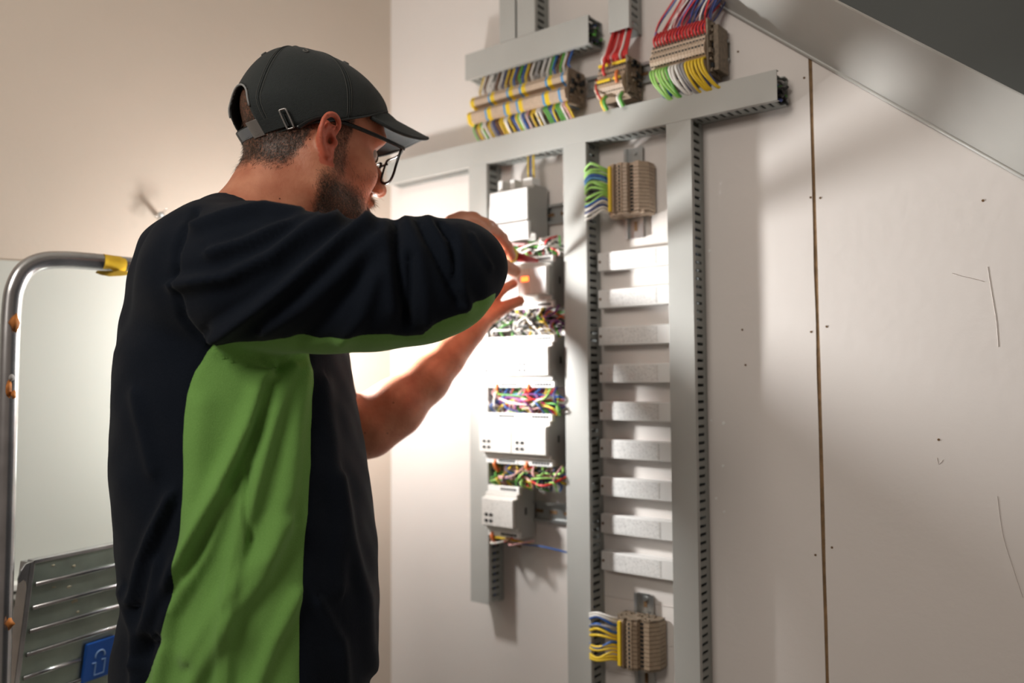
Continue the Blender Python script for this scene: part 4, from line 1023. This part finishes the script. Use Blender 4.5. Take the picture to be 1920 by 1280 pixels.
# brim: curved visor
vs = []; NU, NW = 28, 12; TB = .0042
top_ = []; bot_ = []
for i in range(NU+1):
    u = -1 + 2*i/NU; th = u*1.15
    a0 = crown(th, 0, -.0005)
    for j in range(NW+1):
        w = j/NW
        ext = .072*(1 - abs(u)**3.2)**.55
        x = a0[0] + ext*w; y = a0[1]*(1 + .02*w*(1-abs(u)))
        z = a0[2]*(1 - w) + (rimz(.0995) - .0)*w*1.0
        zc_line = rimz(.1095) + .002 - .10*ext*w - (6.4 + 1.6*w*ext/.072)*(y*y)
        z = zc_line*min(1, w*4) + a0[2]*(1 - min(1, w*4))
        top_.append(np.array([x, y, z]))
pt = [H2W(p) for p in top_]; pb = [H2W(p - np.array([0, 0, TB])) for p in top_]; n = len(pt)
fs = []
for i in range(NU):
    for j in range(NW):
        a = i*(NW+1)+j; fs.append((a, a+NW+1, a+NW+2, a+1)); fs.append((n+a, n+a+1, n+a+NW+2, n+a+NW+1))
for i in range(NU):
    for j in (0, NW):
        a = i*(NW+1)+j; b_ = a+NW+1; fs.append((a, b_, n+b_, n+a) if j == 0 else (b_, a, n+a, n+b_))
for j in range(NW):
    for i in (0, NU):
        a = i*(NW+1)+j; fs.append((a, a+1, n+a+1, n+a))
mk('brim', MB().add(pt + pb, fs), m_cap, capo, smooth=True, bevel=.0009)
P = [pt[i*(NW+1)+NW]*.5 + pb[i*(NW+1)+NW]*.5 for i in range(NU+1)]
mk('brim_edge', MB().tube(P, .0026, 8), m_cap, capo, smooth=True)

# ---- glasses
m_frame = mat('black_spectacle_frame', (.010, .011, .012), .25)
gl = thing('glasses', 'black framed glasses worn by the man', 'glasses', H2W((.11, 0, 0)))
mgl = bpy.data.materials.new('lens_glass'); mgl.use_nodes = True; nt = mgl.node_tree; nt.nodes.clear()
o_ = nt.nodes.new('ShaderNodeOutputMaterial'); ms = nt.nodes.new('ShaderNodeMixShader'); tr = nt.nodes.new('ShaderNodeBsdfTransparent'); gs = nt.nodes.new('ShaderNodeBsdfGlossy'); gs.inputs['Roughness'].default_value = .03
tr.inputs[0].default_value = (.95, .96, .96, 1); ms.inputs[0].default_value = .10
nt.links.new(tr.outputs[0], ms.inputs[1]); nt.links.new(gs.outputs[0], ms.inputs[2]); nt.links.new(ms.outputs[0], o_.inputs[0])
GX = .126; GZ = .005
rimshape = [(-.008, .019), (-.020, .020), (-.034, .020), (-.052, .021), (-.066, .022), (-.069, .014), (-.066, -.003), (-.057, -.016), (-.042, -.022), (-.026, -.021), (-.013, -.014), (-.008, .004)]
for s in (1, -1):
    ring = [np.array([GX - 1.6*max(0, -yy - .03)**2*6 + .24*(zz - .02), s*(-yy), GZ + (zz if zz > 0 else zz*.95)]) for yy, zz in rimshape]
    rg = smooth_path(ring, 4, True)
    r_ = mk('rim', MB().tube([H2W(p) for p in rg], .0016, 8, closed=True, flat=1.3), m_frame, gl, smooth=True)
    c = np.mean(rg, 0); vs = [H2W(c)] + [H2W(p) for p in rg]; n = len(rg)
    lm = MB().add(vs, [(0, 1+i, 1+(i+1) % n) for i in range(n)]); lo = mk('lens', lm, mgl, r_, smooth=True)
    hg = np.array([GX - .0115, s*.0690, GZ + .0205])
    tpt = [hg + np.array([.001, 0, 0]), hg + np.array([-.008, s*.003, .000]), np.array([.06, s*.0755, GZ + .022]), np.array([.018, s*.0775, GZ + .022]), np.array([-.010, s*.0775, GZ + .019]), np.array([-.026, s*.0760, GZ + .010]), np.array([-.040, s*.0735, GZ - .004])]
    tw = [H2W(p) for p in smooth_path(tpt, 5)]
    mk('temple', MB().tube(tw, .0030, 8, flat=.55), m_frame, gl, smooth=True)
mk('bridge', MB().tube([H2W(p) for p in smooth_path([(GX, -.009, GZ+.014), (GX + .004, 0, GZ+.018), (GX, .009, GZ+.014)], 5)], .0015, 8), m_frame, gl, smooth=True)

# ---- screwdriver
sd0 = V(925, 466, 1.335); sd1 = V(952, 477, 1.362); sd2 = V(1008, 489, 1.392); sd3 = V(1038, 492, 1.405)
sd = thing('screwdriver', 'red and yellow insulated screwdriver held in the right hand', 'tool', sd0)
mk('handle', MB().tube(smooth_path([sd0, sd0*.7 + sd1*.3, sd1], 3), [.010, .0125, .013, .013, .0125, .0125, .012][:7], 14), WM['red'], sd, smooth=True)
dv = (sd2 - sd1)
mk('grip_ring', MB().tube([sd1 + dv*.0, sd1 + dv*.10, sd1 + dv*.22], [.0135, .0150, .011], 16), WM['yellow'], sd, smooth=True)
mk('shaft_insulation', MB().tube([sd1 + dv*.08, sd1 + dv*.55, sd2], [.0085, .0065, .003], 12), mat('dark_red_grip', (.42, .015, .02), .35), sd, smooth=True)
mk('blade', MB().tube([sd2, sd3], .0012, 8), m_zinc, sd)

# ---- sweatshirt
LR = [(372, 440, 600), (400, 390, 620), (450, 345, 630), (520, 295, 630), (560, 280, 630), (660, 215, 645), (767, 212, 664), (872, 214, 683), (942, 218, 695), (1000, 223, 702), (1069, 230, 709), (1110, 231, 711), (1175, 217, 709), (1240, 213, 702), (1280, 212, 692), (1400, 216, 684), (1440, 222, 676)]
ty = np.array([r[0] for r in LR], float)
dc = 1.085
cz = 1.40 + (710 - ty)/FPX*dc            # approximate height of each row
lo = []; hw = []
for (y, l, r) in LR:
    a = V(l + (36 if y > 600 else 12), y, dc); b_ = V(r, y, dc); lo.append((((a+b_)/2 - CAM).dot(_R))); hw.append(np.linalg.norm(b_-a)/2)
lo = np.array(lo); hw = np.array(hw)
o = np.argsort(cz)
HD = np.interp(cz, [.95, 1.05, 1.3, 1.5, 1.56, 1.62], [.170, .165, .180, .165, .12, .06])
ZB = cz.min()
g = Grid((CAM[0] - 1.24, CAM[1] + .10, ZB - .012), (CAM[0] - .30, CAM[1] + 1.02, 1.68), .0045)
def rot(g):
    lx = (g.X - CAM[0])*_R[0] + (g.Y - CAM[1])*_R[1]; ld = (g.X - CAM[0])*_F[0] + (g.Y - CAM[1])*_F[1]
    return lx, ld
lx, ld = rot(g)
zz = g.Z[0, 0, :].astype(float)
CX = np.interp(zz, cz[o], lo[o]).astype(np.float32)[None, None, :]; A_ = np.interp(zz, cz[o], hw[o]).astype(np.float32)[None, None, :]
Bd = np.interp(zz, cz[o], HD[o]).astype(np.float32)[None, None, :]
kk = (np.abs((lx - CX)/A_)**2.25 + np.abs((ld - dc)/Bd)**2.25)**(1/2.25)
torso = ((kk - 1)*np.minimum(A_, Bd)*.9).astype(np.float32)
del kk
torso = smax(torso, ZB - g.Z, .01); torso = smax(torso, g.Z - 1.598 + .25*(lx - CX), .05)
# shoulder caps of the trunk
SHc = [(V(392, 474, .985), .058), (V(455, 476, 1.05), .062), (V(520, 500, 1.15), .066), (V(560, 525, 1.22), .068)]
g.d = torso; g.chain(SHc, .05, .07)
g.chain([(V(318, 470, 1.04), .034), (V(292, 590, 1.04), .030)], .05, .05)
td = g.d.copy()
# near sleeve
SL_ = [((398, 512, .965), .078), ((480, 520, .935), .0795), ((560, 530, .925), .0755), ((640, 535, .92), .0700), ((720, 536, .92), .0675), ((795, 526, .925), .0660), ((842, 512, .93), .0570), ((866, 499, .94), .0440), ((874, 499, .955), .0415)]
g.d = np.full_like(td, 1.0)
g.chain([(V(*p), r) for p, r in SL_], .02)
g.chain([(V(874, 499, .955), .0415), (V(878, 496, 1.03), .0385), (V(885, 488, 1.10), .0345)], .015)
sl = g.d
g.d = smin(td, sl, .022)
# far sleeve, pushed up over the elbow
g.chain([(V(550, 480, 1.20), .066), (V(575, 640, 1.235), .054), (V(608, 768, 1.265), .052)], .03)
# neck opening
g.sub(g.caps(H2W((-.040, .004, -.125)), H2W((-.010, 0, -.02)), .060, .066), .010)
shirt_d = g.d
sv, sF = g.mesh(); sv = relax(sv, sF, 2, .5)
# membership: sleeve or trunk
def samp(field, P):
    i = np.clip(((P - g.lo)/g.h).round().astype(int), 0, np.array(field.shape) - 1); return field[i[:, 0], i[:, 1], i[:, 2]]
is_sl = samp(sl, sv) < samp(td, sv)
nrm = vnormals(sv, sF)
px, py, dd = proj(sv)
vd_ = sv - CAM; vd_ /= np.linalg.norm(vd_, axis=1)[:, None]
face = -(vd_*nrm).sum(1); wf = sst(-.25, .15, face)
near = (dd < dc + .06) | is_sl
def G(pts, w, amp, grp='b', asym=0.0):
    d, s = polydist(px, py, pts)
    q = np.exp(-(d/w)**2)*amp
    if asym: q = q + asym*amp*s*(d/w)*np.exp(-(d/w)**2)*1.4
    m = wf*near
    if grp == 's': m = m*is_sl
    if grp == 't': m = m*(~is_sl)
    return q*m
D = np.zeros(len(sv)); MM = .0016
# sleeve: long folds from the shoulder, bunching folds near the elbow
for (pts, w, a, gp, asy) in [
    ([(335, 526), (425, 512), (509, 476), (566, 436), (622, 411)], 15, 6, 's', 1.0),
    ([(408, 616), (481, 571), (552, 518), (640, 447), (680, 420)], 16, 7.5, 's', 1.0),
    ([(369, 422), (425, 402), (495, 391), (560, 400)], 11, 5, 'b', .8),
    ([(395, 470), (460, 452), (530, 425), (590, 408)], 11, 4.5, 'b', .8),
    ([(500, 610), (570, 565), (640, 505), (700, 450)], 18, 4.5, 's', .7),
    ([(744, 415), (745, 470), (754, 549), (762, 600)], 8, -7.5, 's', .3),
    ([(722, 425), (728, 500), (738, 580)], 14, 3.2, 's', 0),
    ([(767, 418), (788, 470), (800, 540), (805, 600)], 13, 3.2, 's', .4),
    ([(786, 416), (813, 465), (838, 517), (860, 565)], 7, -5, 's', .3),
    ([(806, 414), (833, 462), (858, 520), (872, 572)], 10, 3, 's', .3),
    ([(824, 420), (847, 449), (851, 481), (856, 530)], 6, -5, 's', .4),
    ([(862, 426), (862, 470), (866, 530), (880, 575)], 12, 2.5, 's', 0),
    ([(770, 480), (772, 540), (765, 610)], 8, -5, 's', .3),
    ([(887, 440), (905, 470), (922, 500)], 5, 2.2, 's', .5),
    ([(560, 640), (610, 600), (660, 540), (690, 480)], 16, -4, 's', 0),
    ([(640, 640), (680, 590), (705, 520)], 14, 3.5, 's', 0),
    # trunk green panel
    ([(510, 690), (490, 760), (455, 850), (400, 960), (350, 1060), (300, 1180)], 20, 8, 't', 1.1),
    ([(545, 690), (525, 760), (500, 850), (470, 960), (440, 1080), (425, 1280)], 17, 6, 't', .6),
    ([(500, 720), (478, 810), (440, 900), (385, 1010), (320, 1120), (270, 1230)], 12, -8, 't', .3),
    ([(572, 700), (560, 800), (545, 920), (500, 1040), (420, 1130), (360, 1230)], 20, 5, 't', .5),
    ([(380, 760), (370, 860), (360, 960), (335, 1080)], 26, 4, 't', 0),
    ([(540, 990), (500, 1080), (440, 1160), (370, 1280)], 20, 6, 't', .8),
    ([(430, 930), (390, 1040), (330, 1150), (300, 1280)], 14, 5, 't', .6),
    ([(560, 1120), (520, 1200), (480, 1300)], 16, 5, 't', .5),
    ([(465, 880), (462, 960), (470, 1010)], 7, -4, 't', 0),
    # navy back and front
    ([(325, 935), (300, 990), (275, 1050), (262, 1120)], 12, 6, 't', 1.0),
    ([(258, 740), (275, 820), (290, 880)], 14, 3, 't', .5),
    ([(240, 1110), (262, 1180), (262, 1290)], 13, 5, 't', .6),
    ([(300, 1060), (290, 1150), (262, 1240)], 13, 4, 't', .6),
    ([(640, 900), (660, 1010), (690, 1120), (700, 1250)], 15, 4, 't', .6),
    ([(610, 720), (625, 850), (640, 960), (640, 1100)], 18, 3.5, 't', .4),
    ([(600, 1130), (640, 1200), (650, 1290)], 14, 4, 't', .6),
    ([(282, 500), (300, 485), (318, 455)], 12, 3, 't', .4),
    # seams
    ([(369, 396), (346, 431), (331, 473), (327, 515), (335, 554), (346, 594), (369, 625), (393, 651)], 4.5, -5, 'b', .3),
    ([(393, 652), (418, 672), (447, 684), (480, 690), (520, 692), (548, 672)], 4.5, -5, 'b', 0),
    ([(513, 692), (508, 740), (480, 830), (465, 900), (458, 980), (437, 1080), (425, 1180), (420, 1290)], 3.2, -2.5, 't', 0),
    ]:
    D += G(pts, w, a*MM, gp, asy)
# soft irregularity over the whole cloth
D += .0016*np.sin(sv[:, 2]*38 + sv[:, 0]*21) * np.sin(sv[:, 1]*33 - sv[:, 2]*17) + .0008*np.sin(sv[:, 2]*90 + sv[:, 1]*70)*np.sin(sv[:, 0]*80)
# panel field (positive = green) in pixels
PANEL = [(393, 651), (376, 680), (365, 696), (357, 720), (351, 746), (346, 780), (344, 816), (343, 943), (341, 1034), (334, 1090), (320, 1154), (300, 1215), (272, 1280), (225, 1380), (190, 1480), (562, 1480), (562, 1280), (562, 1154), (569, 1048), (578, 960), (583, 872), (586, 790), (585, 717), (580, 661), (570, 630), (430, 630)]
dd_, _s = polydist(px, py, PANEL + [PANEL[0]]); fp = np.where(inpoly(px, py, PANEL), dd_, -dd_)
fp = np.where((~is_sl) & (dd < dc + .02) & (face > -.2), fp, -30)
CUR = [(380, 646), (393, 651), (440, 645), (520, 637), (600, 636), (645, 629), (691, 628), (727, 629), (759, 634), (793, 631), (811, 612), (838, 598), (872, 585), (884, 566), (905, 562), (925, 550)]
cy = np.interp(px, [c_[0] for c_ in CUR], [c_[1] for c_ in CUR])
fsv = np.where(is_sl, np.minimum(np.minimum(py - cy, px - 391), 930 - px), -30)
fld = np.maximum(fp, fsv)
near_edge = np.exp(-((fld - 0)/4.0)**2)*wf*near*(np.abs(fld) < 14)
D -= near_edge*.0016
sv2 = sv + nrm*D[:, None]
sv2 = relax(sv2, sF, 1, .25)
# split along the field
def split(v, F, f):
    T = np.concatenate([F[:, [0, 1, 2]], F[:, [0, 2, 3]]]); s = f[T] > 0; c = s.sum(1)
    verts = v.tolist(); cache = {}
    def cut(a, b_):
        k = (a, b_) if a < b_ else (b_, a)
        if k not in cache:
            t = f[a]/(f[a] - f[b_]); t = min(max(t, .02), .98); verts.append((v[a]*(1-t) + v[b_]*t).tolist()); cache[k] = len(verts) - 1
        return cache[k]
    pos = F[(f[F] > 0).all(1)].tolist(); neg = F[(f[F] <= 0).all(1)].tolist()
    mixq = F[~((f[F] > 0).all(1) | (f[F] <= 0).all(1))]
    for q in mixq.tolist():
        for tri in ((q[0], q[1], q[2]), (q[0], q[2], q[3])):
            ss = [f[i] > 0 for i in tri]
            if all(ss): pos.append(list(tri)); continue
            if not any(ss): neg.append(list(tri)); continue
            lone = ss.index(True) if sum(ss) == 1 else ss.index(False)
            a, b_, c_ = tri[lone], tri[(lone+1) % 3], tri[(lone+2) % 3]; ab = cut(a, b_); ac = cut(a, c_)
            (pos if sum(ss) == 1 else neg).append([a, ab, ac]); (neg if sum(ss) == 1 else pos).append([ab, b_, c_, ac])
    V_ = np.array(verts)
    def comp(fs):
        used = sorted({i for f_ in fs for i in f_}); mp = {u: i for i, u in enumerate(used)}
        return V_[used], [tuple(mp[i] for i in f_) for f_ in fs]
    return comp(pos), comp(neg)
(pv, pF), (nv, nF) = split(sv2, sF, fld)
def cloth(name, col, col2, sheen=.35):
    m = bpy.data.materials.new(name); m.use_nodes = True; nt = m.node_tree; b = nt.nodes['Principled BSDF']
    b.inputs['Roughness'].default_value = .92; b.inputs['Specular IOR Level'].default_value = .15; b.inputs['Sheen Weight'].default_value = sheen; b.inputs['Sheen Roughness'].default_value = .45
    tc_ = nt.nodes.new('ShaderNodeTexCoord'); n = nt.nodes.new('ShaderNodeTexNoise'); n.inputs['Scale'].default_value = 900; n.inputs['Detail'].default_value = 3
    nt.links.new(tc_.outputs['Object'], n.inputs['Vector']); mx = nt.nodes.new('ShaderNodeMix'); mx.data_type = 'RGBA'; mx.inputs[6].default_value = (*col, 1); mx.inputs[7].default_value = (*col2, 1)
    nt.links.new(n.outputs[0], mx.inputs[0]); nt.links.new(mx.outputs[2], b.inputs['Base Color'])
    bp = nt.nodes.new('ShaderNodeBump'); bp.inputs['Strength'].default_value = .5; bp.inputs['Distance'].default_value = .001; nt.links.new(n.outputs[0], bp.inputs['Height']); nt.links.new(bp.outputs[0], b.inputs['Normal'])
    return m
m_navy = cloth('navy_fleece', (.003, .0055, .011), (.009, .014, .024), .06); m_green = cloth('green_fleece', (.15, .34, .075), (.25, .50, .13), .2)
shirt = mk('sweatshirt', (nv, nF), m_navy, man, smooth=True)
mk('green_panel', (pv, pF), m_green, shirt, smooth=True, label='green panel down the side and under the sleeve')
# collar rib around the neck
ccen = H2W((-.075, .004, -.092)); ax_n = H2W((-.060, 0, -.02)) - H2W((-.085, .004, -.10)); ax_n /= np.linalg.norm(ax_n)
u1 = np.cross(ax_n, [0, 1, 0]); u1 /= np.linalg.norm(u1); u2 = np.cross(ax_n, u1)
# ---- trousers and shoes
g = Grid((CAM[0] - 1.30, CAM[1] + .15, -.01), (CAM[0] - .45, CAM[1] + .85, 1.08), .011)
hipN = tc(.90, -.005, -.075); hipF = tc(.90, .005, .085)
for hp_, s in ((hipN, -1), (hipF, 1)):
    kn = np.array([hp_[0], hp_[1], .50]) + _R*.03; an = np.array([hp_[0], hp_[1], .07]) + _R*.0
    g.chain([(hp_, .098), (kn, .072), (an, .060)], .03)
g.uni(g.ell(tc(.95), (.15, .15, .12)), .04)
g.sub(.035 - 0*g.X + (g.Z*0) - g.Z, 0)
g.d = smax(g.d, .055 - g.Z, .004)
tv, tF = g.mesh(); tv = relax(tv, tF, 1, .4)
mk('trousers', (tv, tF), mat('dark_work_trousers', (.020, .022, .026), .85, noise=.2, nscale=80), man, smooth=True)
for hp_ in (hipN, hipF):
    f0 = np.array([hp_[0], hp_[1], 0]); hd = hx.copy(); hd[2] = 0
    gg = Grid(f0 - [.32, .32, 0.004], f0 + [.32, .32, .14], .008)
    gg.chain([(f0 - hd*.03 + [0, 0, .045], .042), (f0 + hd*.08 + [0, 0, .042], .044), (f0 + hd*.165 + [0, 0, .034], .036)], .02)
    gg.uni(gg.caps(f0 + [0, 0, .05], f0 + [0, 0, .11], .046, .044), .03)
    gg.d = smax(gg.d, .001 - gg.Z, .004)
    v_, F_ = gg.mesh(); mk('shoe', (v_, F_), mat('black_leather_shoe', (.02, .018, .016), .5), man, smooth=True)
